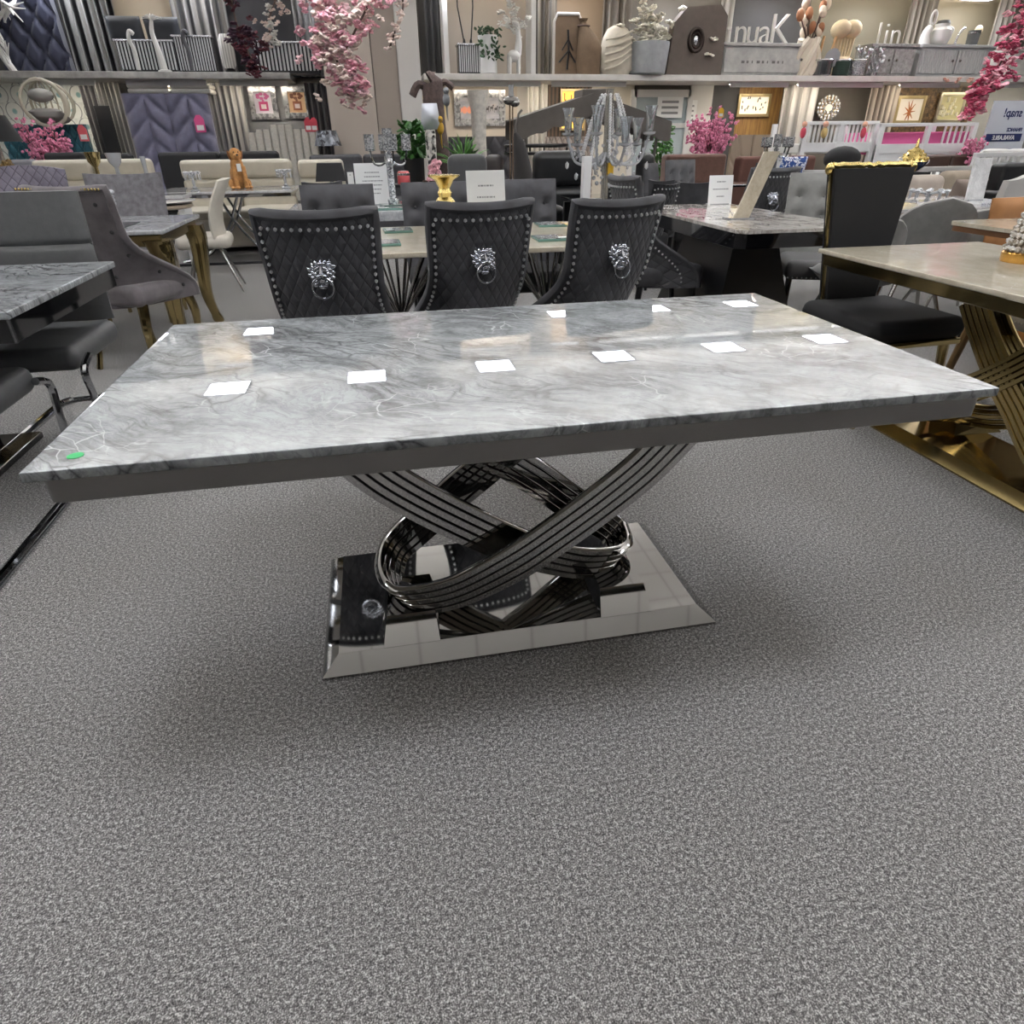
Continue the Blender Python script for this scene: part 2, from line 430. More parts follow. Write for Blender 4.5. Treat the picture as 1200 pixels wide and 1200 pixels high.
bay(846, 944, True, WALLD); bay(944, 1062, True, mt('olive taupe paint', '#6b6453', .7)); bay(1062, 1168, True, mt('stone paint', '#8d836e', .7)); bay(1168, 1300, True, WALLT)

# upper display floor, in two lengths either side of the pillar
xl = at(340, 90, SHY).x; xr = at(497, 95, SHY).x
MARBW = marble('veined white marble edge', '#8f8d89', '#c9c6c1', '#77746f', '#efeeec', .2)
struct('trim_1', bx(XL, SHY, SH0, xl, YB, SH1, bev=.01), mt('weathered silver edging', '#a7a5a1', .35, .3, var=.3, vscale=5))
struct('trim_2', bx(xr, SHY, SH0, XR, YB, SH1, bev=.01), mt('off white edging', '#d3cfc8', .45, var=.12, vscale=4))
# pillar between the displays
PY = 12.3
pa0, pa1, pa2, pa3 = [at(x, 100, PY).x for x in (382, 439, 468, 494)]
struct('wall_pillar', bx(pa0, PY, 0, pa1 - .012, YB, CEIL), mt('pillar beige', '#b5aa9f', .7)); struct('wall_pillar_2', bx(pa1, PY + .02, 0, pa2, YB, CEIL), mt('pillar mushroom', '#8f847b', .7))
struct('trim_3', bx(pa2, PY - .03, 0, pa3, YB, CEIL, bev=.02), mt('pillar white casing', '#c7c3bd', .6))
# display lighting: strips under the upper floor and along the top of the upper bays
EMW = mt('lit strip', '#fff3df', .5, emit=SPOT)
for px0, px1 in ((20, 120), (140, 250), (250, 345), (520, 640), (640, 740), (850, 930), (930, 1040), (1050, 1130), (1150, 1260)):
    x0, x1 = panel_x(px0, px1, 100, 13.0)
    t = thing('strip_light', '', 'light', ((x0 + x1) / 2, 13.05, SH0), 0, 'strip lights under the upper display floor')
    t['label'] = 'slim lit strip light under the edge of the upper display floor'
    hw = (x1 - x0) / 2 - .1
    B().box(-hw, -.03, -.03, hw, .03, 0).box(-hw, -.055, -.075, hw, -.03, 0).build('housing', WHITE, t); bx(-hw + .02, -.022, -.036, hw - .02, .022, -.03).build('diffuser', EMW, t)
for px0, px1 in ((140, 210), (520, 620), (650, 705), (720, 840), (850, 940), (950, 1055), (1065, 1160)):
    x0, x1 = panel_x(px0, px1, 20, 13.3)
    t = thing('strip_light', 'slim lit strip light above the upper display bays', 'light', ((x0 + x1) / 2, 13.5, CEIL - .25), 0, 'strip lights above the upper display bays')
    hw = (x1 - x0) / 2 - .1
    B().box(-hw, -.03, -.03, hw, .03, 0).box(-hw, -.055, -.075, hw, -.03, 0).build('housing', WHITE, t); bx(-hw + .02, -.022, -.036, hw - .02, .022, -.03).build('diffuser', EMW, t)
    for s in (-1, 1): B().cyl((s * hw * .8, 0, 0), (s * hw * .8, 0, .26), .005, n=6).build('hanging_rod', SILVER, t)
# ceiling panels (mirrored in the table top), hung so an added uplight can fit
LAMPM = mt('lit panel diffuser', '#f1f5ff', .5, emit=LAMP)
UPFILLM = mt('added uplight glow', '#fdfbfa', .5, emit=UP)
def panel_light(x, y, w=.6, d=.6):
    t = thing('ceiling_light', 'square white lit panel light hung below the ceiling, with added upward glow', 'light', (x, y, PANZ + .01), 0, 'panel lights hung below the ceiling')
    f = B()
    for a in (-1, 1):
        f.box(-w / 2, a * d / 2 - .02, -.02, w / 2, a * d / 2 + .02, 0); f.box(a * w / 2 - .02, -d / 2, -.02, a * w / 2 + .02, d / 2, 0)
    f.build('frame', WHITE, t); bx(-w / 2 + .02, -d / 2 + .02, -.014, w / 2 - .02, d / 2 - .02, -.006).build('diffuser', LAMPM, t)
    bx(-w / 2 + .02, -d / 2 + .02, -.003, w / 2 - .02, d / 2 - .02, .0).build('added_uplight', UPFILLM, t)  # added glowing top face, lifts the light on ceiling and room
    for s in (-1, 1): B().cyl((s * w * .4, 0, -.005), (s * w * .4, 0, CEIL - PANZ), .004, n=6).build('hanging_rod', SILVER, t)
for y in (13.1, 9.74, 4.2, .9):
    for k in range(-2, 7):
        x = -.35 + 2.0 * k
        if y == 9.72 and k == -1: continue
        if y == 9.72 and k == -2: panel_light(-3.4, y + .1, 1.0, .5); continue
        panel_light(x, y + (.043 * (x + .35) if y < 13 else 0))

# ---------------------------------------------------------------- furniture builders
MAIN = marble('grey veined marble', '#8b8f90', '#b5babb', '#38383c', '#f4f6f6', .05, ang=.62, dens=1.15)
CREAMM = marble('cream marble', '#b9ae98', '#cfc6b2', '#a59c88', '#e8e4d9', .06, ang=.1, dens=.35)
BROWNM = marble('brown veined marble', '#c4beb4', '#dcd8d1', '#6a5a4e', '#f0ede9', .05, ang=1.2)
WHITEM = marble('white marble', '#c9c8c6', '#e2e1df', '#9b9a9a', '#f6f6f6', .08, ang=.4, dens=.6)
LGM = marble('light grey marble', '#a5a7a9', '#c9cbcc', '#7b7c80', '#f2f3f3', .07, ang=.3, dens=.8)

def arc_loop(t, mat, sgn, ysh, name='arch'):
    "one hairpin arch of five ribs: front leg, turn near the base, back leg"
    cx, cy = .2925, 1.5625; yf, yb = (1.40, 1.70) if sgn > 0 else (1.432, 1.668)
    base = [(.80, yf, .66), (.735, yf, .59), (.665, yf, .51), (.605, yf, .45), (.505, yf, .37), (.37, yf, .275), (.27, yf, .213), (.13, yf, .15), (.03, yf + .012, .126)]
    nf = len(base)
    base += [(-.036, yf + .05, .118), (-.062, yf + .15, .12), (-.045, yb - .05, .135)]
    base += [(.01, yb - .006, .165), (.085, yb, .225), (.17, yb, .30), (.25, yb, .362), (.34, yb, .44), (.44, yb, .54), (.53, yb, .64)]
    N = len(base)
    def ctrl(k):
        P = []
        for i, b in enumerate(base):
            if i < nf - 1 or i > nf + 3:
                q = V(base[min(i + 1, N - 1)]) - V(base[max(i - 1, 0)]); q = q if q.x > 0 else -q
                n = V((-q.z, 0, q.x)).normalized()
            else: n = V((-.62, 0, .78)) if i > nf - 1 else V((-.4, 0, .9))
            wd = .021 if nf - 2 <= i <= nf + 2 else .0235
            p = V(b) + n * (k - 2.5) * wd; p.z = min(p.z, .70); P.append(p)
        return cr(P, 6)
    m = B()
    paths = [ctrl(k) for k in (0, 1, 2, 3, 4, 5)]
    for k in range(5):
        A, Z_ = paths[k], paths[k + 1]; rings = []
        for i in range(len(A)):
            a = A[i] + (Z_[i] - A[i]) * .05; b = A[i] + (Z_[i] - A[i]) * .95; c = (a + b) / 2
            tg = (c - (A[max(i - 1, 0)] + Z_[max(i - 1, 0)]) / 2) if i else ((A[1] + Z_[1]) / 2 - c)
            if tg.length < 1e-6: tg = V((1, 0, 0))
            d = (b - a); n = tg.normalized().cross(d.normalized()).normalized()
            th = .012
            ring = []
            for (f, h) in ((0, -.6), (.14, -1), (.86, -1), (1, -.6), (1, .5), (.86, 1), (.14, 1), (0, .5)):
                p = a + d * f + n * th * h
                ring.append((sgn * (p.x - cx), p.y - cy + ysh, p.z))
            rings.append(ring)
        m.loft(rings)
    return m.build(name, mat, t, ang=50)

def arc_table(t, w, d, off, top, metal, sticker=False, apron=None, basew=1.094, based=.554):
    ox, oy = off; zt = .757
    m = bx(ox - w / 2, oy - d / 2, .738, ox + w / 2, oy + d / 2, zt, bev=.004, seg=2)
    m.build('tabletop', top, t)
    fr = B(); iw, idp, r = w / 2 - .016, d / 2 - .016, .02
    o = []; 
    for (sx_, sy_, a0) in ((1, 1, 0), (-1, 1, 90), (-1, -1, 180), (1, -1, 270)):
        for k in range(5):
            a = math.radians(a0 + k * 22.5); o.append((ox + sx_ * (iw - r) + r * math.cos(a), oy + sy_ * (idp - r) + r * math.sin(a)))
    fr.loft([[(x, y, .687 + .004) for x, y in o], [(x, y, .687) for x, y in [((p[0] - ox) * .985 + ox, (p[1] - oy) * .985 + oy) for p in o]]][::-1] + [[(x, y, .7335) for x, y in o]], caps=False)
    fr.build('apron', apron or metal, t)
    gp = bx(ox - iw + .004, oy - idp + .004, .7335, ox + iw - .004, oy + idp - .004, .738); gp.build('underlay', mt('pale board', '#cdc4b4', .7), t)
    b = B(); W, D, i = basew / 2, based / 2, .045
    def rc(x, y, z): return [(-x, -y, z), (x, -y, z), (x, y, z), (-x, y, z)]
    b.loft([rc(W, D, 0), rc(W, D, .008), rc(W - i, D - i, .045)]); b.build('base_plate', metal, t, ang=15)
    arc_loop(t, metal, 1, 0); arc_loop(t, metal, -1, .035)
    for sgn in (-1, 1):
        k = B(); x0 = sgn * .30
        k.loft([[(x0 - .085, -.235, .045), (x0 + .065, -.235, .045), (x0 + .075, .0, .045), (x0 - .075, .0, .045)],
                [(x0 - .07, -.17, .098), (x0 + .06, -.17, .098), (x0 + .06, .0, .10), (x0 - .06, .0, .10)]])
        k.build('support_block', metal, t, ang=15)
    if sticker:
        s = B(); s.X = M.Translation((ox - w / 2 + .066, oy - d / 2 + .052, zt)) @ M.Rotation(.35, 4, 'Z')
        s.lathe([(.001, 0), (.013, 0), (.013, .0008), (.001, .0008)], 14)
        s.build('sticker', mt('green sticker', '#25a35a', .5), t)['label'] = 'small green round sticker'

def lion_head(t, y, z, tilt, sc=1.0, metal=None):
    metal = metal or mt('antiqued silver', '#c3c6cc', .26, 1)
    X = M.Translation((0, y, z)) @ M.Rotation(tilt, 4, 'X') @ M.Scale(sc, 4)
    m = B(); m.X = X
    m.ell((0, -.002, 0), (.042, .014, .046), 16, 8)
    for n_, r0, y0, k in ((15, .041, -.006, 1.0), (13, .033, -.013, .85)):             # mane in two rows of curls
        for i in range(n_):
            a = 2 * pi * (i + .5 * (k < 1)) / n_; q = 1 + .08 * ((i * 5) % 3 - 1)
            m.ell((math.cos(a) * r0 * q, y0, math.sin(a) * r0 * 1.08 * q), (.0125 * k, .009, .0085 * k), 9, 6, (0, -a + .6, 0))
    m.ell((0, -.016, -.001), (.027, .014, .030), 14, 9)                                # face
    for s in (-1, 1):
        m.ell((s * .034, -.012, .050), (.007, .006, .013), 8, 6, (0, s * .5, 0))        # ears
        m.ell((s * .0135, -.030, .0125), (.013, .006, .0045), 8, 6, (0, s * .3, 0))     # brows
        m.ell((s * .0095, -.034, -.0165), (.0115, .010, .0085), 9, 6); m.ell((s * .023, -.021, -.008), (.007, .008, .012), 8, 6)
    m.cyl((0, -.026, .016), (0, -.040, -.010), .0048, .0075, 9); m.ell((0, -.041, -.0125), (.0085, .005, .0045), 9, 6)
    m.ell((0, -.026, -.031), (.011, .009, .009), 9, 6); m.ell((0, -.010, -.05), (.018, .008, .009), 9, 6); m.ell((0, -.022, .027), (.018, .010, .009), 9, 6)
    h = m.build('lion_knocker', metal, t)
    r = B(); r.X = X; pts = []
    for i in range(20):
        a = 2 * pi * i / 20; pts.append((.038 * math.sin(a), -.026 - .006 * math.cos(a), -.055 + .036 * math.cos(a)))
    r.tube(pts, .0036, 7, True); r.ell((0, -.02, -.091), (.007, .006, .006), 8, 6)
    r.build('ring', metal, h)
    return h

def shell_chair(t, mat, seatmat=None, legmat=None, top=1.03, hw_top=.235, hw_mid=.215, hw_bot=.26, wing=.36, nails=True, lion=False, buttons=None, crown=0, gold_trim=None, lean=.11, zb=.35, leg='straight', nailmat=None, scoop=.55, step=.026, border=None):
    seatmat = seatmat or mat; legmat = legmat or BLACKM
    def sm(a, b, x):
        x = min(1, max(0, (x - a) / (b - a))); return x * x * (3 - 2 * x)
    def hw(v):
        return hw_bot + (hw_mid - hw_bot) * sm(0, .62, v) + (hw_top - hw_mid) * sm(.6, 1, v)
    def dep(v): return .05 + wing * (1 - sm(.08, scoop + .12, v)) ** 1.3
    def P(u, v, inset=0):
        x = u * hw(v); y = -.25 - lean * v ** 1.6 + dep(v) * abs(u) ** 2.6
        z = zb + (top - zb) * v + (crown * (1 - u * u) if crown else -.012 * (1 - u * u)) * v ** 6
        return V((x, y, z))
    def fn(u, v):
        o = P(u, v); th = .055 * (1 - .35 * v)
        k = abs(u) ** 6
        q = o + V((-u * .028 * (abs(u) ** 2), th * (1 - .55 * k), 0))
        return o, q
    m = B(); m.shell(fn, 18, 18); m.build('backrest', mat, t)
    if border:
        g = B(); E_ = [fn(-1, v / 16) for v in range(17)] + [fn(u / 8, 1) for u in range(-7, 8)] + [fn(1, v / 16) for v in range(16, -1, -1)]
        g.tube([a * .6 + b * .4 for a, b in E_], .021, 8, flat=.8); g.build('border', border, t)
    if nails:
        n = B(); pts = []
        L = [P(-.90, v / 100) for v in range(4, 94)] + [P(u / 100, .93) for u in range(-90, 91, 2)] + [P(.90, v / 100) for v in range(93, 3, -1)]
        acc = 0; last = L[0]
        for p in L:
            acc += (p - last).length; last = p
            if acc >= step: pts.append(p); acc = 0
        for p in pts: n.ico(p + V((0, -.006, 0)), .0074, 1)
        n.build('nailhead_trim', nailmat or STUD, t)
    if lion:
        v = .70; p = P(0, v); q = P(0, v + .05); lion_head(t, p.y - .004, p.z, -math.atan2(p.y - q.y, q.z - p.z), .98)
    if buttons:
        b = B(); d = B()
        for (u, v, side) in buttons:
            o, q = fn(u, v); p = o if side < 0 else q
            b.ell(p + V((0, .003 * side * -1, 0)), (.012, .012, .012), 8, 6)
        b.build('buttons', mt('dark button', '#2c2a2b', .6), t)
    if gold_trim:
        g = B(); g.tube([P(u / 10, 1) + V((0, .02, .004)) for u in range(-10, 11)], .008, 6); g.build('top_rail', gold_trim, t)
    sw = hw_mid - .02
    s = B(); s.box(-sw, -.26, zb + .01, sw, .25, zb + .13, bev=.04, seg=3); s.build('seat', seatmat, t)
    for sx_, sy_ in ((-1, 1), (1, 1), (-1, -1), (1, -1)):
        k = B(); x = sx_ * (sw - .04); y = .19 if sy_ > 0 else -.2
        if leg == 'cabriole': k.tube(cr([(x, y, zb + .02), (x + sx_ * .012, y + sy_ * .03, zb - .1), (x, y + sy_ * .03, .12), (x + sx_ * .01, y + sy_ * .06, 0)], 4), [.03, .03, .029, .028, .027, .025, .022, .02, .018, .016, .016, .017, .018], 8)
        else: k.cyl((x, y, zb + .03), (x + sx_ * .01, y + sy_ * .04, 0), .022, .014, 8)
        k.build('leg', legmat, t)

def panel_chair(t, mat, legmat=None, w=.46, top=.98, tuft=(3, 2), lean=.10, seatmat=None, d=.46, nails=False, flare=0, roll=False):
    "upright dining chair facing +y with padded tufted back"
    legmat = legmat or BLACKM; zb = .34
    tz = []
    def fn(u, v):
        ww = w / 2 * (1 + flare * v); x = u * ww; z = zb + .1 + (top - zb - .1) * v; y = -.2 - lean * v
        dm = 0
        if tuft:
            for i in range(tuft[0]):
                for j in range(tuft[1]):
                    bu = -1 + 2 * (i + .5 + (.25 if j % 2 and 0 else 0)) / tuft[0]; bv = .35 + .5 * (j + .5) / tuft[1]
                    dd = ((u - bu) * ww) ** 2 + ((v - bv) * (top - zb)) ** 2; dm += .034 * math.exp(-dd / .0016)
        e = (1 - abs(u) ** 8) * (1 - max(0, v - .5) ** 8 * 200 if v > .5 else 1)
        e = max(.15, min(1, e)); th = .035 * e
        return V((x, y - th + dm * .6, z)), V((x, y + th - dm, z))
    m = B(); m.shell(fn, 22, 18); m.build('backrest', mat, t)
    if tuft:
        b = B()
        for i in range(tuft[0]):
            for j in range(tuft[1]):
                bu = -1 + 2 * (i + .5) / tuft[0]; bv = .35 + .5 * (j + .5) / tuft[1]; o, q = fn(bu, bv)
                b.ell(o, .011, 8, 6); b.ell(q, .011, 8, 6)
        b.build('buttons', mat, t)
    s = B(); s.box(-w / 2, -.22, zb, w / 2, d - .2, zb + .13, bev=.045, seg=3); s.build('seat', seatmat or mat, t)
    if nails:
        n = B(); x = w / 2
        for i in range(16):
            for yy in (d - .198,): n.ico((-x + .02 + i * (w - .04) / 15, yy, zb + .02), .006)
            n.ico((-x - .001, -.2 + i * (d - .02) / 15, zb + .02), .006); n.ico((x + .001, -.2 + i * (d - .02) / 15, zb + .02), .006)
        n.build('nailhead_trim', STUD, t)
    for sx_, sy_ in ((-1, 1), (1, 1), (-1, -1), (1, -1)):
        x = sx_ * (w / 2 - .04); y = d - .25 if sy_ > 0 else -.17
        B().cyl((x, y, zb + .02), (x, y + sy_ * .03, 0), .022, .014, 8).build('leg', legmat, t)

def sofa(px0, px1, pyt, Y, mat, label, cat='sofa', n=2, h=None, group=None, seam=True, depth=.9, backto=False, name='sofa', arms=True):
    a = at(px0, pyt, Y); b = at(px1, pyt, Y); w_ = b.x - a.x; top = (a.z + b.z) / 2
    t = thing(name, label, cat, ((a.x + b.x) / 2, Y, 0), pi if backto else 0, group)
    # faces +y; back outer face towards -y
    aw = .2 if arms else .03
    bx(-w_ / 2 + .03, 0.02, .07, w_ / 2 - .03, depth, .4, bev=.03).build('base', mat, t)
    cw = (w_ - .06) / n
    for i in range(n):
        x = -w_ / 2 + .03 + cw * (i + .5)
        m = B(); zz = .38
        hs = [(.38, .62), (.62, .82), (.82, top)] if seam else [(.38, top)]
        if seam:
            k = (top - .38) / 3; hs = [(.38 + k * j, .38 + k * (j + 1)) for j in range(3)]
        for z0, z1 in hs: m.box(x - cw / 2 + .004, 0, z0, x + cw / 2 - .004, .24, z1 + .005, bev=min(.05, (z1 - z0) * .3), seg=3)
        m.build('back_cushion', mat, t)
        bx(x - cw / 2 + .004, .2, .38, x + cw / 2 - .004, depth, .5, bev=.04, seg=3).build('seat_cushion', mat, t)
    if arms:
        for s in (-1, 1): bx(s * w_ / 2 - (s > 0) * aw, .05, .07, s * w_ / 2 + (s < 0) * aw, depth, .62, bev=.05, seg=3).build('armrest', mat, t)
    for s in (-1, 1):
        for y in (.1, depth - .08): B().cyl((s * (w_ / 2 - .12), y, .08), (s * (w_ / 2 - .12), y, 0), .02, .016, 8).build('foot', BLACKM, t)
    return t

def curtain(px0, px1, Y, z0, z1, mat, label, folds=6, name='curtain', group=None, py=None):
    py = py or (40 if z0 > 1.5 else 140)
    x0, x1 = panel_x(px0, px1, py, Y); w_ = x1 - x0
    t = B(); n = folds * 8; rows = []
    def fn(u, v):
        a = (u + 1) / 2; y = -.045 * math.cos(a * folds * 2 * pi) * (1 - .25 * v) - .012 * math.sin(a * 37)
        x = u * w_ / 2 * (1 - .04 * math.sin(v * pi))
        return V((x, y, z0 + (z1 - z0) * v)), V((x, y + .012, z0 + (z1 - z0) * v))
    t.shell(fn, n, 4)
    o = t.build(name, mat, None, 60, ((x0 + x1) / 2, Y, 0)); return tag(o, label, 'curtain', group)

def picture(px0, py0, px1, py1, Y, frame, art, label, fw=.05, cat='picture', extra=None, name='framed_picture'):
    x, z, w_, h = rect(px0, py0, px1, py1, Y)
    t = thing(name, label, cat, (x, Y, z)); f = B()
    for s in (-1, 1):
        f.box(s * w_ / 2 - (s > 0) * fw, -.03, 0, s * w_ / 2 + (s < 0) * fw, .01, h, bev=.006)
        f.box(-w_ / 2 + fw, -.03, (0 if s < 0 else h - fw), w_ / 2 - fw, .01, (fw if s < 0 else h), bev=.006)
    f.build('frame', frame, t); c = bx(-w_ / 2 + fw * .8, -.012, fw * .8, w_ / 2 - fw * .8, .008, h - fw * .8).build('canvas', art, t)
    if extra: extra(c, w_, h)
    return t

def headboard(px0, py0, px1, py1, Y, mat, label, style='tuft', cols=5, rows=4, zfloor=0.0, group=None):
    x, z, w_, h = rect(px0, py0, px1, py1, Y)
    top = z + h; t = thing('headboard', label, 'headboard', (x, Y, zfloor), 0, group); H = top - zfloor
    hz0 = .35
    def fn(u, v):
        zz = hz0 + (H - hz0) * v; xx = u * w_ / 2; y = -.05; X = xx / w_ * cols; Zz = (zz - hz0) / (H - hz0) * rows
        if style == 'tuft':
            a = abs(((X + Zz * 1) % 1) - .5); b = abs(((X - Zz * 1) % 1) - .5); y -= .04 * (min(1, (.5 - a) * 5) * min(1, (.5 - b) * 5)) ** .5 if 1 else 0
        elif style == 'channel':
            a = abs(((X + .5) % 1) - .5); y -= .045 * min(1, (.5 - a) * 7) ** .5
            s = 1 - .55 * (abs(u) > .33) - .35 * (abs(u) > .72)
            zz = hz0 + (H - hz0 - (1 - s) * .12 * (1)) * v
        elif style == 'chevron':
            a = abs(((Zz + abs(((X) % 2) - 1)) % 1) - .5); c = abs((X % 1) - .5); y -= .07 * (min(1, (.5 - a) * 3.2) * min(1, (.5 - c) * 5)) ** .6
        elif style == 'fan':
            a = abs(((math.atan2(xx, max(zz - hz0 + .05, .01)) * 3.2) % 1) - .5); y -= .03 * min(1, (.5 - a) * 9)
        return V((xx, y, zz)), V((xx, .0, zz))
    m = B(); m.shell(fn, cols * 10, rows * 10); m.build('padding', mat, t, 60)
    for s in (-1, 1): bx(s * (w_ / 2 - .1) - .03, -.035, 0, s * (w_ / 2 - .1) + .03, -.005, hz0 + .02).build('leg', BLACKM, t)
    return t, x, top, w_
def price_tag(px, py, Y, mat, label, w_=.09, h=.14):
    p = at(px, py, Y); t = thing('price_tag', label, 'tag', (p.x, p.y, p.z - h / 2))
    m = B(); m.prism([(-w_ / 2, 0), (w_ / 2, 0), (w_ / 2, h * .75), (w_ * .2, h), (-w_ * .2, h), (-w_ / 2, h * .75)], 'y', -.003, .003); m.build('card', mat, t)
    bx(-w_ * .36, -.0045, h * .12, w_ * .36, -.003, h * .42).build('panel', CARD, t)
    return t
def blob_cloud(m, pts, r, jitter=.3):
    for p in pts:
        rr = r * RND.uniform(1 - jitter, 1 + jitter); m.ico(p, (rr, rr * RND.uniform(.5, .9), rr * RND.uniform(.6, 1)), 1, (RND.uniform(0, 3), RND.uniform(0, 3), 0))
def rose(m, p, r):
    "five cupped petals round a centre"
    q = Euler((RND.uniform(-1, 1), RND.uniform(-1, 1), RND.uniform(0, 6))).to_matrix()
    for i in range(5):
        a = 2 * pi * i / 5; c = q @ V((math.cos(a) * r * .6, math.sin(a) * r * .6, 0)); m.ico(V(p) + c, (r * .52, r * .52, r * .22), 1, (RND.uniform(-.6, .6), RND.uniform(-.6, .6), a))
    m.ico(p, r * .25, 1)
def blossom_tree(loc, h, rad, n, mat, label, nb=16, r=.022, pot=None, cat='plant', z0=.25, group=None, name='blossom_tree'):
    t = thing(name, label, cat, loc, 0, group); tw = B(); bl = B()
    for i in range(nb):
        a = RND.uniform(0, 2 * pi); e = RND.uniform(.25, 1) * rad
        zt = h * RND.uniform(.72, 1) * (1 - .22 * e / rad * RND.random())
        P = cr([(0, 0, z0 * .5), (math.cos(a) * e * .35, math.sin(a) * e * .35, z0 + (zt - z0) * .45), (math.cos(a) * e, math.sin(a) * e, zt)], 5)
        tw.tube(P, [.008] * 5 + [.007, .006, .005, .004, .003, .003], 5)
        for k in range(n):
            f = RND.uniform(.35, 1); p = P[int(f * (len(P) - 1))]
            q = V((RND.gauss(0, 1), RND.gauss(0, 1), RND.gauss(0, 1))) * .045 * (rad / .35)
            bl.ico(p + q, (r * RND.uniform(.6, 1.2), r * RND.uniform(.6, 1.2), r * RND.uniform(.4, .9)), 1, (RND.uniform(0, 3), RND.uniform(0, 3), 0))
    tw.build('branches', TWIG, t); o = bl.build('blossoms', mat, t); o['kind'] = 'stuff'
    if pot is not False:
        B().lathe([(.07, 0), (.1, .02), (.13, z0), (.115, z0), (.1, z0 * .8)], 16).build('pot', pot or BLACKM, t)
    return t
def leafy(loc, h, rad, mat, label, n=120, pot=None, potr=.12, poth=.25, leaf=(.05, .02), name='potted_plant', cat='plant', blade=False, column=False):
    t = thing(name, label, cat, loc); m = B(); st = B()
    for i in range(n):
        a = RND.uniform(0, 2 * pi)
        if blade:
            e = RND.uniform(.2, 1) * rad; zt = poth + (h - poth) * RND.uniform(.5, 1) * (1.1 - .6 * e / rad)
            P = cr([(0, 0, poth * .9), (math.cos(a) * e * .5, math.sin(a) * e * .5, poth + (zt - poth) * .75), (math.cos(a) * e, math.sin(a) * e, zt)], 4)
            m.tube(P, [.02, .032, .04, .042, .04, .034, .024, .012, .002], 5, flat=.25)
        else:
            zz = poth + (h - poth) * RND.random(); rr = rad * (RND.random() ** .5) * ((.6 + .4 * math.sin(pi * (zz - poth) / (h - poth))) if not column else 1 - .45 * (zz - poth) / (h - poth))
            m.ico((math.cos(a) * rr, math.sin(a) * rr, zz), (leaf[0], leaf[1], leaf[1] * .35), 1, (RND.uniform(-1, 1), RND.uniform(-1, 1), a))
    o = m.build('foliage', mat, t); o['kind'] = 'stuff'
    if not blade: st.cyl((0, 0, poth * .5), (0, 0, h * .85), .014, .006, 6).build('stem', TWIG, t)
    B().lathe([(potr * .7, 0), (potr * .8, .01), (potr, poth), (potr * .86, poth), (potr * .8, poth * .85)], 16).build('pot', pot or BLACKM, t)
    return t
def sign_card(loc, w_, h, rotz, label, lines=4, lean=-.12, stand=True, cat='sign', thick=.006):
    t = thing('sign_card', label, cat, loc, rotz)
    c = bx(-w_ / 2, -thick / 2, 0, w_ / 2, thick / 2, h, bev=.0015).build('board', CARD, t, rot=(lean, 0, 0))
    m = B()
    for i in range(lines):
        z = h * (.78 - .5 * i / max(1, lines - 1)); a = w_ * RND.uniform(.12, .36); x = -a
        while x < a - .004:
            l = RND.uniform(.006, .02); m.box(x, -thick / 2 - .0008, z - .0035, min(a, x + l), -thick / 2, z + .0035); x += l + .004
    if lines: m.build('printed_lines', INK, c)
    if stand: bx(-w_ / 2 * .8, -.005, 0, w_ / 2 * .8, .07, .006, bev=.001).build('foot', CRYSTAL, t)
    return t
def candelabra(loc, h, label, arms=4, r=.13, mat=None, candle=True, rotz=.3, name='candelabra', base=True, sc=1):
    mat = mat or SPARK; t = thing(name, label, 'candelabra', loc, rotz)
    if base: bx(-.075 * sc, -.075 * sc, 0, .075 * sc, .075 * sc, .02, bev=.003).build('base', mt('mirror glass', '#a9b8b4', .04, .8), t)
    hs = h * .62
    B().lathe([(.03 * sc, .0 if not base else .02), (.034 * sc, .05), (.018 * sc, .06), (.022 * sc, .07), (.022 * sc, hs - .05), (.03 * sc, hs - .03), (.014 * sc, hs), (.02 * sc, hs + .03), (.008 * sc, hs + .05)], 14).build('stem', mat, t)
    for i in range(arms + 1):
        if i < arms:
            a = 2 * pi * i / arms; d = V((math.cos(a), math.sin(a), 0)); z = hs + .045
            p = B(); p.tube(cr([d * .012 + V((0, 0, hs - .01)), d * r * .45 + V((0, 0, hs - .045)), d * r * .85 + V((0, 0, hs - .035)), d * r + V((0, 0, z))], 5), .006 * sc, 7)
            p.lathe([(.004, z), (.03 * sc, z + .006), (.032 * sc, z + .01), (.004, z + .012)], 12, d * r); q = p.build('arm', CHROME if mat is SPARK else mat, t); c = d * r + V((0, 0, z + .01))
        else: q = t; c = V((0, 0, hs + .05)); z = hs + .05
        hh = h - z - .01 if i == arms else (h - hs) * .5
        g = B(); g.lathe([(.024 * sc, 0), (.03 * sc, .004), (.031 * sc, hh), (.027 * sc, hh), (.026 * sc, .008)], 12, c); g.build('holder', mat, q)
    return t
def crystal_stand(loc, h, label, mat=None, arms=7, r=.07):
    t = thing('candle_holder', label, 'candle holder', loc, RND.random())
    mat = mat or CRYSTAL
    B().lathe([(.05, 0), (.055, .006), (.02, .02), (.03, h * .18), (.012, h * .24), (.018, h * .45), (.01, h * .62), (.024, h * .7), (.012, h * .76)], 12).build('stem', mat, t)
    m = B(); dr = B()
    for i in range(arms):
        a = 2 * pi * i / arms; d = V((math.cos(a), math.sin(a), 0))
        m.tube(cr([d * .01 + V((0, 0, h * .74)), d * r * .5 + V((0, 0, h * .84)), d * r + V((0, 0, h * .86))], 4), .006, 6); m.ell(d * r + V((0, 0, h * .93)), (.02, .02, h * .07), 8, 6)
        for k in range(3): dr.ico(d * r * 1.05 + V((0, 0, h * (.8 - .1 * k))), (.008, .008, .013))
    m.ell((0, 0, h * .92), (.024, .024, h * .08), 8, 6); m.build('crown', mat, t); dr.build('pendants', mat, t)
    return t
def vase(loc, prof, mat, label, name='vase', cat='vase', n=20):
    o = B().lathe(prof, n).build(name, mat, None, 40, loc); return tag(o, label, cat)
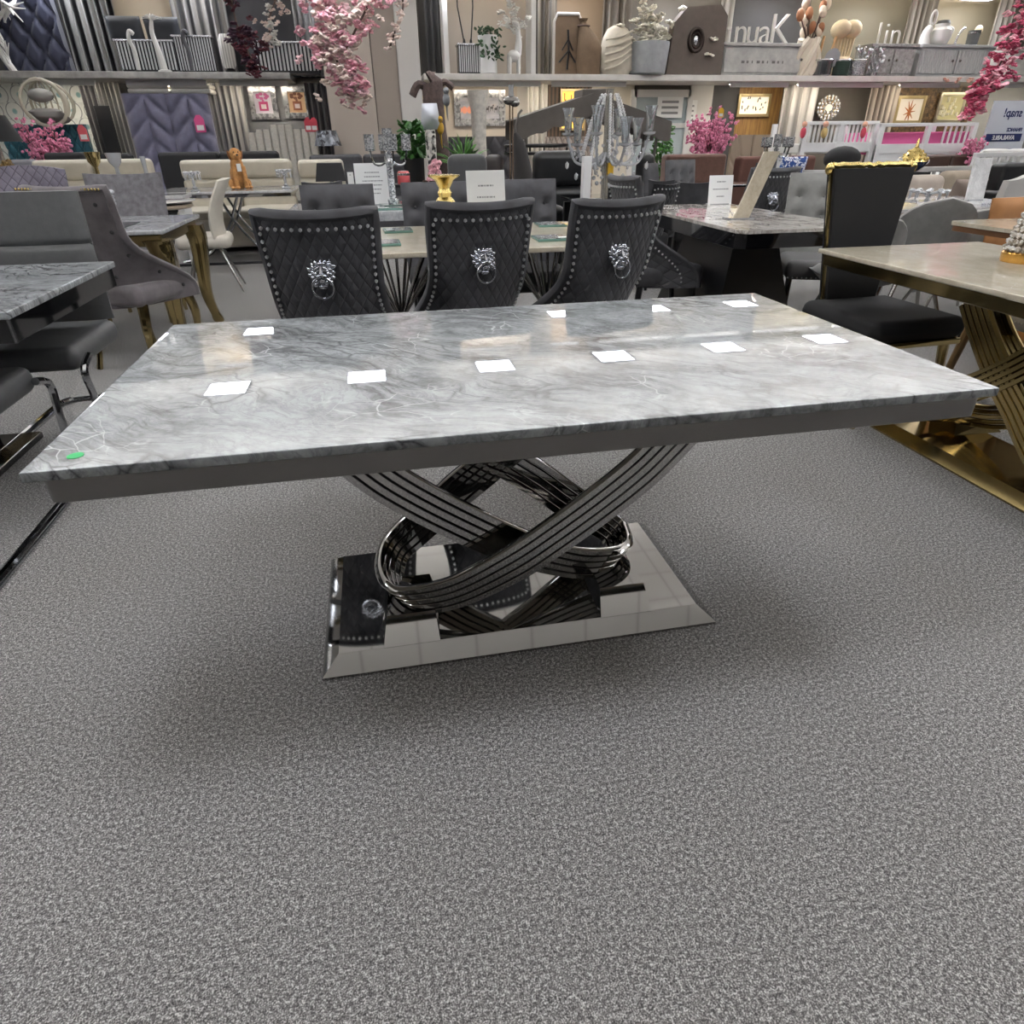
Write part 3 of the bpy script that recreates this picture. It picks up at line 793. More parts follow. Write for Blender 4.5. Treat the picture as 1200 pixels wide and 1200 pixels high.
def leg_table(t, w_, d, top, legmat, z=.76, th=.025, apron=None, ah=.06, leg='cabriole', ins=.06):
    bx(-w_ / 2, -d / 2, z - th, w_ / 2, d / 2, z, bev=.006).build('tabletop', top, t)
    if apron:
        a = B(); a.box(-w_ / 2 + .03, -d / 2 + .03, z - th - ah, w_ / 2 - .03, d / 2 - .03, z - th, bev=.012, seg=3); a.build('apron', apron, t)
    for sx_ in (-1, 1):
        for sy_ in (-1, 1):
            x, y = sx_ * (w_ / 2 - ins), sy_ * (d / 2 - ins); k = B(); zt = z - th - ah * .5
            if leg == 'cabriole':
                P = cr([(x, y, zt), (x + sx_ * .02, y + sy_ * .02, zt - .1), (x + sx_ * .01, y + sy_ * .01, .42), (x - sx_ * .0, y - sy_ * .0, .2), (x + sx_ * .035, y + sy_ * .035, 0)], 5)
                n = len(P); r = [.075 - .05 * (i / (n - 1)) ** .8 + (.008 if i > n - 3 else 0) for i in range(n)]
                rings = [[(p.x + a * q, p.y + b * q, p.z) for a, b in ((-1, -.7), (-.7, -1), (.7, -1), (1, -.7), (1, .7), (.7, 1), (-.7, 1), (-1, .7))] for p, q in zip(P, r)]
                k.loft(rings)
            else: k.box(x - .03, y - .03, 0, x + .03, y + .03, zt, bev=.004)
            k.build('leg', legmat, t, 50)

# ================================================================ the main table and the pieces near it
t = thing('dining_table', 'large dining table with grey veined marble top on crossed chrome arches and mirror base', 'table', (.2925, 1.5625, 0))
arc_table(t, 1.815, .97, (.0215, -.0375), MAIN, mt('mirror polished steel', '#b6b5b3', .04, 1), sticker=True, apron=mt('smoked chrome', '#7b7977', .08, 1))
t = thing('dining_table', 'gold crossed arch table with cream marble top at right edge', 'table', (2.44, 1.98, 0), pi / 2)
arc_table(t, 1.72, .86, (0, 0), CREAMM, GOLD, basew=1.1, based=.42)

LIONL = 'dark quilted lion knocker chair, '
def lion(x, y, rz, lab, grp='lion knocker chairs behind the marble table'):
    t = thing('dining_chair', lab, 'chair', (x, y, 0), rz, grp)
    shell_chair(t, VELVETQ, VELVET, BLACKM, top=1.0, hw_top=.212, hw_mid=.202, hw_bot=.248, lion=True, lean=.11, wing=.36, border=VELVET)
    return t
c0 = lion(-.175, 2.80, -.07, LIONL + 'leftmost of the three behind the marble table')
dup(c0, (.362, 2.94, 0), .14, LIONL + 'middle of the three behind the marble table')
dup(c0, (.862, 2.90, 0), .27, LIONL + 'rightmost of the three behind the marble table')
dup(c0, (1.86, 4.30, 0), -pi / 2 + .1, 'dark quilted chair seen side on, tucked under the left side of the black pedestal table', 'dark quilted chairs further back')
dup(c0, (2.98, 5.25, 0), .08, LIONL + 'beside the light grey tufted chair at the black table', 'dark quilted chairs further back')

# cream table with two starburst pedestals
t = thing('dining_table', 'cream marble table on starburst rod pedestals behind the three lion chairs', 'table', (.52, 3.72, 0))
bx(-.80, -.53, .735, .80, .53, .76, bev=.006).build('tabletop', CREAMM, t)
for sx_ in (-1, 1):
    m = B()
    for i in range(26):
        a = 2 * pi * i / 26 + .1; r = .24 + .05 * (i % 2)
        m.cyl((sx_ * .42 + .02 * math.cos(a), .02 * math.sin(a), .36), (sx_ * .42 + r * math.cos(a), r * math.sin(a), .735), .006, n=6)
        m.cyl((sx_ * .42 + .02 * math.cos(a), .02 * math.sin(a), .38), (sx_ * .42 + r * .9 * math.cos(a), r * .9 * math.sin(a), .02), .006, n=6)
    m.cyl((sx_ * .42, 0, .35), (sx_ * .42, 0, .39), .035); m.build('starburst_pedestal', DCHROME, t)
    B().cyl((sx_ * .42, 0, 0), (sx_ * .42, 0, .02), .29, n=28).build('base', GLOSSB, t)
def coaster(px, py, w_, lab, rz=0):
    p = atz(px, py, .766); t = thing('coaster', lab, 'coaster', (p.x, p.y, .76), rz, 'crushed crystal coasters on the cream table')
    bx(-w_ / 2, -w_ / 2, .0, w_ / 2, w_ / 2, .012, bev=.002).build('glass_edge', mt('green edged glass', '#6f9389', .06, .3), t)
    bx(-w_ / 2 + .012, -w_ / 2 + .012, .012, w_ / 2 - .012, w_ / 2 - .012, .0145).build('crystal_top', SPARK, t)
    return t
coaster(466, 270, .16, 'crystal topped glass coaster right of the left lion chair, further one', .05); coaster(450, 285, .16, 'crystal topped glass coaster right of the left lion chair, nearer one', .02)
coaster(645, 263, .17, 'crystal topped glass coaster between the middle and right lion chairs, further one', -.05)
k = coaster(645, 279, .17, 'crystal topped glass coaster bearing a small white tag', .0)
bx(.03, -.06, .0145, .075, -.035, .016).build('tag', CARD, k)
p = atz(519, 257, .76)
t = thing('candle_holder', 'gold glazed pillar holder with flared rim on the cream table', 'candle holder', (.375, 3.66, .76), .3); t.scale = (1.25, 1.25, 1.3)
B().box(-.055, -.055, .0, .055, .055, .115, bev=.014, seg=3).build('body', mt('gold mirrored ceramic', '#c6a04a', .15, 1), t)
B().lathe([(.055, .112), (.045, .13), (.026, .15), (.03, .165), (.022, .18), (.04, .21), (.064, .222), (.066, .228), (.03, .224)], 20).build('neck', GOLDL, t)
q = B()
for s_ in (-1, 1): q.ell((s_ * .028, -.056, .06), (.018, .006, .03), 10, 6)
q.build('embossing', mt('pale gold', '#efe2b8', .2, .8), t)
sign_card((.585, 3.60, .76), .20, .315, .04, 'white printed card standing on the cream table between the gold holder and lion chairs', 4)
# far side chairs of the cream table
def farchair(px0, px1, pyt, Y, lab, rz=pi):
    a = at(px0, pyt, Y); b = at(px1, pyt, Y)
    t = thing('dining_chair', lab, 'chair', ((a.x + b.x) / 2, Y - .3, 0), rz, 'dark buttoned chairs on the far side of the cream table')
    panel_chair(t, VELVET, w=b.x - a.x, top=a.z, tuft=(3, 2), flare=0, seatmat=BLACKV)
farchair(350, 437, 217, 4.75, 'dark grey buttoned chair behind the left lion chair')
farchair(469, 556, 214, 4.75, 'dark grey buttoned chair directly behind the gold candle holder')
farchair(566, 651, 211, 4.75, 'dark grey buttoned chair behind the white card, left of the rightmost lion chair')
# light marble table with candelabra and price sheet
t = thing('dining_table', 'light grey marble table carrying the crystal candelabra, behind the dark buttoned chairs', 'table', (.12, 5.75, 0))
leg_table(t, 1.5, .9, LGM, CHROME, leg='post', th=.07)
candelabra((.17, 5.65, .76), .54, 'tall crushed crystal candelabra with five candle cups on the light marble table', 4, .14, rotz=.2, sc=1.25)
sign_card((.03, 5.85, .76), .27, .30, .05, 'white price sheet standing behind the crystal candelabra', 6)
t = thing('glass_tray', 'green edged mirrored glass tray in front of the candelabra', 'tray', (.14, 5.42, .76)); bx(-.12, -.06, 0, .12, .06, .012, bev=.002).build('glass_base', mt('green edged glass', '#6f9389', .06, .3), t); bx(-.1, -.045, .012, .1, .045, .014).build('mirror_top', SPARK, t)

# ---------------------------------------------------------------- right: black pedestal table and its chairs
t = thing('dining_table', 'brown veined marble table on a black gloss tapered pedestal, right of the lion chairs', 'table', (2.36, 4.32, 0))
m = B(); c = .05; w2, d2 = .385, .82
o = [(-w2 + c, -d2), (w2 - c, -d2), (w2, -d2 + c), (w2, d2 - c), (w2 - c, d2), (-w2 + c, d2), (-w2, d2 - c), (-w2, -d2 + c)]
m.prism(o, 'z', .742, .76); m.build('tabletop', BROWNM, t)
m = B(); m.loft([[(x * .985, y * .985, .742) for x, y in o], [(x * .97, y * .97, .66) for x, y in o]]); m.build('apron', GLOSSB, t)
m = B(); m.loft([[(x * a, y * b, z) for x, y in ((-1, -1), (1, -1), (1, 1), (-1, 1))] for a, b, z in ((.30, .5, .02), (.16, .36, .60), (.30, .55, .66))]); m.build('pedestal', mt('black satin', '#131315', .3), t, 20)
bx(-.32, -.62, 0, .32, .62, .025, bev=.006).build('base', GLOSSB, t)
sign_card((2.63, 5.04, .76), .20, .2, .05, 'white printed card standing at the far end of the black pedestal table', 3)
t = thing('sample_board', 'tall cream marble sample board leaning back on the black pedestal table', 'sample board', (2.27, 4.05, .76), .1)
m = B(); m.X = M.Rotation(.0, 4, 'X'); m.prism([(-.06, 0), (.05, 0), (.20, .37), (.09, .37)], 'y', -.012, .0); m.build('slab', CREAMM, t)
bx(-.08, -.02, 0, .09, .08, .008, bev=.002).build('foot', CRYSTAL, t)
t = thing('dining_chair', 'light grey tufted chair with studded seat at the right side of the black table', 'chair', (3.1, 4.35, 0), pi - .42)
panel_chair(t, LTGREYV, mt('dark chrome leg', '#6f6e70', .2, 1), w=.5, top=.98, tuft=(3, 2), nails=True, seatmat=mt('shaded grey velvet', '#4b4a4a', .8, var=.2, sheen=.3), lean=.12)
m = B().pillow(.40, .36, .1, (0, .0, .70), rot=(-1.35, 0, 0)).build('cushion', LTGREYV, None, 60, (3.28, 4.66, .0), pi - .42); tag(m, 'light grey velvet cushion propped behind the tufted chair', 'cushion')
m.location.z = .12
# black and gold throne style chair
t = thing('dining_chair', 'black velvet chair with flared gold edged back, tucked under the gold arch table', 'chair', (2.33, 2.72, 0), pi + .04)
def fn(u, v):
    ww = .13 + .085 * v; x = u * ww + (-.0) ; return V((x, -.27 - .05 * v, .42 + .655 * v)), V((x, -.21 - .05 * v, .42 + .655 * v))
m = B(); m.shell(fn, 8, 10); m.build('backrest', BLACKV, t)
g = B()
for u in (-1, 1): g.tube([fn(u, v / 8)[0] * .5 + fn(u, v / 8)[1] * .5 for v in range(9)], .012, 8)
g.build('side_trim', GOLD, t)
g = B(); g.tube([(fn(u / 8, 1)[0] + fn(u / 8, 1)[1]) * .5 + V((0, 0, .008 + .008 * abs(math.sin(u * 1.4)))) for u in range(-8, 9)], .013, 8)
for u in (-1, 1): g.ell((fn(u, 1)[0] + fn(u, 1)[1]) * .5 + V((u * .01, 0, .0)), (.022, .02, .026), 8, 6)
g.build('top_rail', GOLDL, t)
bx(-.25, -.27, .40, .25, .27, .50, bev=.045, seg=3).build('seat', BLACKV, t); bx(-.24, -.26, .375, .24, .26, .405, bev=.008).build('seat_frame', GOLD, t)
for sx_ in (-1, 1):
    for sy_ in (-1, 1):
        B().tube([(sx_ * .2, sy_ * .21, .38), (sx_ * .215, sy_ * .225, .2), (sx_ * .205, sy_ * .24, 0)], [.024, .018, .013], 8).build('leg', GOLD, t)

# on the gold table
p = atz(1187, 305, .76)
t = thing('lantern', 'crystal beaded lantern with gold bands on the gold arch table', 'lantern', (2.575, 2.30, .757), 0)
m = B(); m.lathe([(.085, 0), (.088, .006), (.088, .034), (.082, .04)], 26); m.build('base_band', mt('rose gold band', '#c79a54', .18, 1), t)
m = B()
for j in range(8):
    z = .052 + j * .024; r = .08 - .034 * j / 7; n = 22 - j
    for i in range(n):
        a = 2 * pi * (i + .5 * (j % 2)) / n; m.ico((r * math.cos(a), r * math.sin(a), z), (.0125, .0125, .0125), 1)
b = m.build('bead_shade', glitter('beaded crystal', '#a99f92', '#fffdf8', 60, .08, .5), t); b['kind'] = 'stuff'
B().lathe([(.078, .04), (.044, .235), (.04, .235)], 20).build('inner_glass', mt('smoky lantern glass', '#8d7f70', .2, .3), t)
B().lathe([(.045, .228), (.05, .232), (.05, .255), (.03, .27), (.012, .275)], 22).build('top_band', mt('dark gold lid', '#8d6a35', .2, 1), t)

# grey rounded shell chairs behind the gold table
def tub(x, y, rz, lab, mat=LTGREYV, top=.84, hb=.24, crown=.16, group='grey velvet shell chairs behind the gold table', legs='splay', sc=1.0):
    t = thing('shell_chair', lab, 'chair', (x, y, 0), rz, group)
    def fn(u, v):
        k = math.sqrt(max(0, 1 - max(0, (v - .42) / .58) ** 2.2)); ww = (hb * (.72 + .28 * min(1, v / .4))) * k + .004
        xx = u * ww; yy = -.22 - .1 * v + (.24 * (1 - v) + .05) * u * u * k; z = .38 + (top - .38) * v
        th = .045
        return V((xx, yy, z)), V((xx * .97, yy + th * (.5 + .5 * k), z - .0))
    B().shell(fn, 16, 14).build('backrest', mat, t)
    g = B(); pts = [fn(-1, v / 14) for v in range(15)] + [fn(1, v / 14) for v in range(14, -1, -1)]
    g.tube([(a + b) * .5 for a, b in pts], .009, 7); g.build('piping', mt('pale grey piping', '#b3b1ad', .7), t)
    B().pillow(.44, .44, .13, (0, .02, .43), p=3).build('seat', mat, t)
    for sx_ in (-1, 1):
        for sy_ in (-1, 1): B().cyl((sx_ * .1, sy_ * .1, .38), (sx_ * .22, sy_ * .22, 0), .017, .011, 8).build('leg', mt('pale metal leg', '#b9b6b1', .25, .9), t)
tub(3.69, 4.13, -.35, 'grey velvet shell chair with pale piping, tallest one behind the gold arch table', top=.86, hb=.27)
tub(3.02, 3.85, -.35, 'grey velvet shell chair half hidden behind the black and gold chair', top=.80, hb=.21)
tub(4.32, 4.42, -.35, 'grey velvet shell chair tucked beside the orange tan chair', top=.76, hb=.25)
# wooden table, tan chair, cream studded chair, wooden box base
t = thing('side_table', 'pale marble topped table with rounded corner behind the crystal lantern', 'table', (3.95, 3.32, 0))
m = B(); o = []
for (sx_, sy_, a0) in ((1, 1, 0), (-1, 1, 90), (-1, -1, 180), (1, -1, 270)):
    for k in range(6):
        a = math.radians(a0 + k * 18); o.append((sx_ * .54 + .06 * math.cos(a), sy_ * .2 + .06 * math.sin(a)))
m.prism(o, 'z', .745, .765); m.build('tabletop', CREAMM, t); m = B(); m.prism([(x * .985, y * .97) for x, y in o], 'z', .715, .745); m.build('rim', mt('walnut edge', '#5f4028', .4), t)
B().box(-.3, -.15, 0, .5, -.06, .715, bev=.01).build('pedestal', mt('walnut panel', '#6e4a2a', .5, var=.2), t)
t = thing('dining_chair', 'orange tan suede chair with square back behind the pale side table', 'chair', (4.1, 3.55, 0), pi + .1)
TAN = mt('tan suede', '#96683c', .8, var=.12, sheen=.2)
panel_chair(t, TAN, BLACKM, w=.5, top=.86, tuft=None, lean=.06)
t = thing('dining_chair', 'cream stitched chair with wooden legs seen under the gold arch table', 'chair', (3.18, 2.62, 0), pi / 2 - .15)
s = B(); s.box(-.25, -.24, .40, .25, .26, .49, bev=.04, seg=3); s.build('seat', mt('cream stitched leather', '#b7ab95', .5, bump=.1), t)
n = B()
for i in range(24): n.ico((-.24 + .48 * i / 23, .262, .445), .004)
n.build('stitching', mt('pale thread', '#ded6c6', .6), t)
def fn(u, v): return V((u * .24, -.24 - .08 * v, .46 + .3 * v)), V((u * .24, -.19 - .08 * v, .46 + .3 * v))
B().shell(fn, 6, 6).build('backrest', mt('cream stitched leather', '#b7ab95', .5), t)
for sx_ in (-1, 1):
    for sy_ in (-1, 1): B().cyl((sx_ * .2, sy_ * .2, .41), (sx_ * .23, sy_ * .24, 0), .025, .017, 8).build('leg', mt('golden oak leg', '#7d6138', .45), t)
t = thing('wooden_plinth', 'orange brown wooden box plinth beyond the cream stitched chair', 'plinth', (3.85, 2.95, 0), .0)
bx(-.35, -.25, 0, .35, .1, .34, bev=.008).build('box', mt('orange oak', '#94602c', .45, var=.25, vscale=5), t); bx(-.36, -.26, .34, .36, .11, .36, bev=.004).build('top_board', mt('orange oak', '#94602c', .45), t)

# ---------------------------------------------------------------- left: marble table, cantilever chairs, tufted chair, gold leg table
t = thing('dining_table', 'grey marble table with black gloss apron at the left edge', 'table', (-2.05, 2.79, 0))
bx(-.91, -.5, .735, .91, .5, .76, bev=.006).build('tabletop', MAIN, t)
m = B(); m.loft([[(x * .895, y * .485, z) for x, y in ((-1, -1), (1, -1), (1, 1), (-1, 1))] for z in (.66, .735)]); m.build('apron', GLOSSB, t, 15)
m = B()
for sy_ in (-1, 1): m.cyl((.895, -.485, .66), (.895, -.485, .735), .006)
m.build('corner_trim', CHROME, t)
bx(-.4, -.05, .03, -.05, .3, .66, bev=.01).build('pedestal', GLOSSB, t); bx(-.6, -.1, 0, .40, .42, .03, bev=.006).build('base', GLOSSB, t)
sticker = tag(bx(-.07, -.1, 0, .07, .1, .002).build('price_sheet', CARD, None, 30, (-1.42, 2.62, .7605), .3), 'white sheet of paper lying on the grey marble table at left edge', 'paper')

def cantilever(x, y, rz, lab, gleam=None):
    t = thing('cantilever_chair', lab, 'chair', (x, y, 0), rz, 'grey leather cantilever chairs at the left marble table')
    def fn(u, v):
        w2 = .235 - .03 * v; xx = u * w2; yy = -.25 - .12 * v; z = .50 + .53 * v
        gr = .012 * math.exp(-((v - .60) / .02) ** 2)
        e = max(.2, (1 - abs(u) ** 10)); return V((xx, yy - .028 * e + gr, z)), V((xx, yy + .028 * e - gr, z))
    B().shell(fn, 12, 40).build('backrest', GREYL, t)
    bx(-.24, -.26, .40, .24, .27, .50, bev=.04, seg=3).build('seat', GREYL, t)
    for s in (-1, 1):
        P = cr([(s * .262, .2, .45), (s * .262, .29, .41), (s * .262, .28, .3), (s * .262, .24, .03), (s * .262, .19, .016), (s * .262, 0, .016), (s * .262, -.45, .016), (s * .24, -.56, .016), (s * .16, -.60, .016), (0, -.6, .016)], 5)
        B().tube(P, .015, 8).build('frame_tube', CHROME, t); bx(s * .262 - .022, -.52, .0, s * .262 + .022, .22, .012, bev=.003).build('floor_runner', CHROME, t)
    return t
k0 = cantilever(-1.478, 3.12, pi, 'grey leather cantilever chair tucked behind the left marble table, facing the camera')
dup(k0, (-1.55, 2.39, 0), 0, 'grey leather cantilever chair cut by the left edge, its chrome frame beside the big table')

t = thing('dining_chair', 'taupe velvet tufted wing chair with gold legs behind the grey leather chair', 'chair', (-1.47, 4.46, 0), -.42)
shell_chair(t, TAUPE, TAUPE, GOLD, top=1.01, hw_top=.27, hw_mid=.25, hw_bot=.25, wing=.42, nails=False, lean=.11, buttons=[(u, v, -1) for v, us in ((.88, (-.7, 0, .7)), (.66, (-.72, -.25, .3, .8)), (.46, (-.8, -.35, .2, .8)), (.28, (-.85, -.4, .4, .88)), (.12, (-.7, .1, .93))) for u in us], leg='cabriole', zb=.37, border=TAUPE)
n = B()
for i in range(26): n.ico((-.26 + .52 * i / 25, -.345, 1.008 - .004), .007)
n.build('nailhead_trim', GOLDL, t)
t = thing('dining_table', 'grey marble table on curved gold legs, behind the taupe tufted chair', 'table', (-1.97, 4.98, 0), .0)
leg_table(t, 1.46, 1.0, LGM, GOLD, apron=GOLD, ah=.07)
crystal_stand((-1.66, 4.8, .76), .2, 'clear crystal candle holder with hanging pendants on the gold leg table', arms=8, r=.09)
t = thing('glass_tray', 'dark mirrored tray under the crystal candle holder', 'tray', (-1.72, 4.82, .76)); bx(-.22, -.16, 0, .22, .16, .006, bev=.001).build('mirror_plate', mt('dark mirror', '#5b6a68', .04, .9), t)
for o in bpy.data.objects:
    if o.get('label', '').startswith('clear crystal candle'): o.location.z += .006
def bigback(px0, px1, pyt, Y, mat, lab, rz=pi, crown=.0, nm=GOLDL):
    a = at(px0, pyt, Y); b = at(px1, pyt, Y); w_ = (b.x - a.x) / 2
    t = thing('dining_chair', lab, 'chair', ((a.x + b.x) / 2, Y - .3, 0), rz, 'studded chairs around the gold leg table')
    shell_chair(t, mat, mat, GOLD, top=a.z, hw_top=w_, hw_mid=w_ * .96, hw_bot=w_ * .95, wing=.1, nails=True, lean=.08, crown=crown, nailmat=nm)
bigback(97, 190, 203, 6.0, GREYS, 'grey suede chair with gold studded edge on the far side of the gold leg table')
bigback(-30, 78, 200, 6.0, PURPLEQ, 'mauve grey quilted chair at the left edge beyond the taupe chair', crown=.03)
t = thing('dining_chair', 'cream upholstered chair with splayed metal legs left of the white dining table', 'chair', (-1.52, 6.78, 0), pi / 2 + .12)
def fn(u, v):
    ww = .21 + .03 * math.sin(v * pi) - .05 * v ** 4; z = .42 + .50 * v; y = -.16 - .12 * v + .06 * math.sin(v * pi * 1.0) + .07 * u * u; e = max(.25, 1 - abs(u) ** 6)
    return V((u * ww, y - .03 * e, z + .02 * (1 - u * u) * v)), V((u * ww, y + .035 * e, z + .02 * (1 - u * u) * v))
B().shell(fn, 14, 14).build('backrest', CREAMV, t); B().box(-.22, -.22, .38, .22, .25, .49, bev=.045, seg=3).build('seat', CREAMV, t)
for sx_ in (-1, 1):
    for sy_ in (-1, 1): B().cyl((sx_ * .1, sy_ * .1, .38), (sx_ * .2, sy_ * .24, 0), .014, .009, 8).build('leg', mt('satin steel leg', '#9c9a97', .25, .9), t)
t = thing('dining_table', 'long white topped table with swept chrome legs, the toy dog standing on it', 'table', (-1.55, 8.55, 0), 0)
bx(-.72, -.48, .735, .72, .48, .76, bev=.006).build('tabletop', WHITEM, t); bx(-.70, -.46, .70, .70, .46, .735, bev=.004).build('apron', CHROME, t)
for s in (-1, 1):
    B().tube(cr([(s * -.1, -.2, .7), (s * .05, -.2, .4), (s * .3, -.2, .12), (s * .62, -.2, .03)], 6), .04, 8, flat=.4).build('leg', CHROME, t)
    B().tube(cr([(s * -.1, .2, .7), (s * .05, .2, .4), (s * .3, .2, .12), (s * .62, .2, .03)], 6), .04, 8, flat=.4).build('leg', CHROME, t)
bx(-.66, -.3, 0, .66, .3, .03, bev=.004).build('base', mt('dark base', '#29292a', .3), t)
t = thing('side_table', 'round marble topped table with layered edge beyond the gold leg table', 'table', (-1.93, 7.02, 0))
B().lathe([(.05, .74), (.3, .74), (.33, .748), (.33, .755), (.3, .762), (.05, .762)], 28).build('tabletop', WHITEM, t); B().lathe([(.05, .69), (.28, .69), (.3, .70), (.3, .725), (.05, .735)], 28).build('lower_ring', mt('beige lacquer', '#a79a8a', .3), t)
B().lathe([(.2, 0), (.2, .02), (.06, .05), (.05, .69)], 20).build('pedestal', mt('beige lacquer', '#a79a8a', .3), t)
# toy dog
p = at(282, 218, 8.5)
t = thing('toy_dog', 'golden brown seated toy dog with a white tag on the long white table', 'toy', (p.x, 8.5, .76), .35)
FUR = mt('golden plush', '#b07f4b', .9, var=.25, vscale=40, bump=.5, bscale=120); m = B()
m.ell((0, .03, .12), (.085, .1, .13), 14, 10); m.ell((0, -.02, .22), (.07, .075, .11), 14, 10); m.ell((0, -.035, .34), (.062, .066, .062), 14, 10); m.ell((0, -.095, .325), (.034, .045, .03), 12, 8)
for s in (-1, 1):
    m.tube([(s * .045, -.06, .22), (s * .05, -.085, .1), (s * .05, -.09, .02)], [.032, .026, .026], 10); m.ell((s * .05, -.11, .018), (.028, .042, .018), 10, 6); m.ell((s * .085, .0, .05), (.035, .08, .05), 10, 8); m.ell((s * .09, -.075, .016), (.026, .045, .016), 10, 6)
m.tube([(0, .11, .05), (.06, .15, .03), (.12, .12, .03)], [.022, .018, .01], 8); m.build('body', FUR, t)
for s in (-1, 1): B().ell((s * .062, -.02, .33), (.016, .032, .05), 10, 8, (0, s * .2, 0)).build('ear', mt('darker plush', '#7c4f27', .9), t)
m = B(); m.ell((0, -.138, .335), (.013, .01, .01), 8, 6)
for s in (-1, 1): m.ell((s * .024, -.092, .362), .007, 8, 6)
m.build('nose_and_eyes', mt('dark button eye', '#1b1410', .3), t)
bx(-.02, -.1, .175, .025, -.095, .25).build('tag', CARD, t)
crystal_stand((at(228, 219, 8.3).x, 8.3, .76), .19, 'crystal candle holder at the left end of the long white table', arms=7, r=.075); crystal_stand((at(340, 218, 8.3).x - .06, 8.45, .76), .19, 'crystal candle holder at the right end of the long white table', arms=7, r=.075)

# ================================================================ middle of the showroom
def chair_at(px0, px1, pyt, Y, kind, lab, rz, mat=VELVET, grp='dark chairs in the middle of the showroom', **k):
    a = at(px0, pyt, Y); b = at(px1, pyt, Y); t = thing('dining_chair', lab, 'chair', ((a.x + b.x) / 2, Y, 0), rz, grp)
    w_ = b.x - a.x
    if kind == 'shell': shell_chair(t, mat, k.get('seatmat', BLACKV), k.get('legmat', BLACKM), top=a.z, hw_top=w_ / 2, hw_mid=w_ / 2 * .95, hw_bot=w_ / 2, nails=k.get('nails', True), lion=False, lean=.09, wing=k.get('wing', .36), crown=k.get('crown', 0), step=.035, border=k.get('border'))
    else: panel_chair(t, mat, k.get('legmat', BLACKM), w=w_, top=a.z, tuft=k.get('tuft', (3, 2)), lean=.08)
    return t
BLACKQ = quilted('quilted black velvet', '#232326')
chair_at(688, 722, 207, 6.15, 'shell', 'black quilted studded chair right of the black recliner, behind the right lion chair', .2, BLACKQ)
chair_at(738, 775, 213, 6.0, 'shell', 'black quilted studded chair just below the yellow price tag of the crystal lamp', .3, BLACKQ)
chair_at(776, 802, 192, 6.9, 'panel', 'small dark velvet chair left of the tall tufted grey chair', -2.6, VELVET, tuft=None)
chair_at(797, 842, 188, 7.1, 'panel', 'tall grey velvet chair with buttoned back in front of the brown suede sofa', -2.8, mt('slate velvet', '#4d4d50', .8, var=.25, sheen=.3), tuft=(3, 3))
chair_at(771, 800, 209, 6.6, 'shell', 'low dark curved chair in front of the small dark velvet chair', -.7, VELVET, nails=False)
chair_at(800, 840, 211, 6.2, 'shell', 'low dark curved chair left of the white card on the black table', -.6, VELVET, nails=False)
chair_at(868, 892, 190, 7.6, 'panel', 'plain dark chair behind the leaning marble sample board', .1, VELVET, tuft=None)
chair_at(950, 982, 195, 7.0, 'shell', 'dark quilted chair behind the black and gold chair', .1, BLACKQ)
chair_at(345, 392, 211, 5.9, 'shell', 'dark studded chair with pale trim behind the leftmost buttoned chair', .25, VELVET, grp='dark chairs in the middle of the showroom')
t = thing('dining_table', 'dark glass topped table between the studded chairs and the crystal lamp', 'table', (2.25, 6.45, 0))
leg_table(t, .9, .5, GLOSSB, BLACKM, leg='post', z=.74)
# patterned cushion, candelabra and card on a table behind
t = thing('dining_table', 'dark table holding the silver candelabra behind the lion chair at right', 'table', (4.05, 7.6, 0)); leg_table(t, 1.6, .8, GLOSSB, BLACKM, leg='post')
p = at(906, 197, 7.4); candelabra((p.x, 7.4, .76), at(906, 156, 7.4).z - .76, 'silver candelabra with crystal cups behind the lion chair at right', 4, .16, rotz=.4, sc=1.4)
p = at(875 + 10, 188, 7.55); sign_card((at(917, 190, 7.45).x, 7.45, .76), .16, at(917, 181, 7.45).z - .76, 0, 'small white card right of the silver candelabra', 2)
bl = NT('blue and white print'); bl.set(Base_Color=bl.ramp(bl.noise(bl.coords(), 16, 3, .6, 1.5), [(.44, '#1d3f7c'), (.5, '#e6e6e6'), (.6, '#3a64a8')], 'CONSTANT'), Roughness=.8)
q = at(940, 202, 6.7); o = B().pillow(.30, .26, .1, rot=(-1.35, 0, 0)).build('cushion', bl.m, None, 60, (q.x, 6.9, .90)); tag(o, 'blue and white patterned cushion left of the black and gold chair', 'cushion')
t = thing('bench', 'low grey bench under the patterned cushion', 'bench', (q.x, 7.05, 0)); bx(-.3, -.25, .3, .3, .25, .755, bev=.04).build('seat', VELVET, t)
for s in (-1, 1): B().cyl((s * .24, 0, .32), (s * .24, 0, 0), .03, .02, 8).build('leg', BLACKM, t)

# right middle: white tables, grey cushions and armchairs
t = thing('dining_table', 'white marble table on chrome legs holding the crystal ornament', 'table', (4.15, 4.75, 0))
bx(-.72, -.45, .735, .72, .45, .76, bev=.006).build('tabletop', WHITEM, t)
for s in (-1, 1): B().tube([(s * .2, -.2, .735), (s * .45, -.3, .02)], .022, 8).build('leg', CHROME, t); B().tube([(s * .2, .2, .735), (s * .45, .3, .02)], .022, 8).build('leg', CHROME, t)
p = atz(1083, 246, .76); crystal_stand((p.x, p.y, .76), .13, 'low spreading crystal ornament on the white marble table', arms=10, r=.11)
t = thing('sample_board', 'upright white marble sample slab standing on the white marble table', 'sample board', (4.66, 4.78, .76), .06); bx(-.08, -.012, 0, .08, .012, .29, bev=.003).build('slab', WHITEM, t, rot=(-.1, 0, 0)); bx(-.07, -.02, 0, .07, .07, .006).build('foot', CRYSTAL, t)
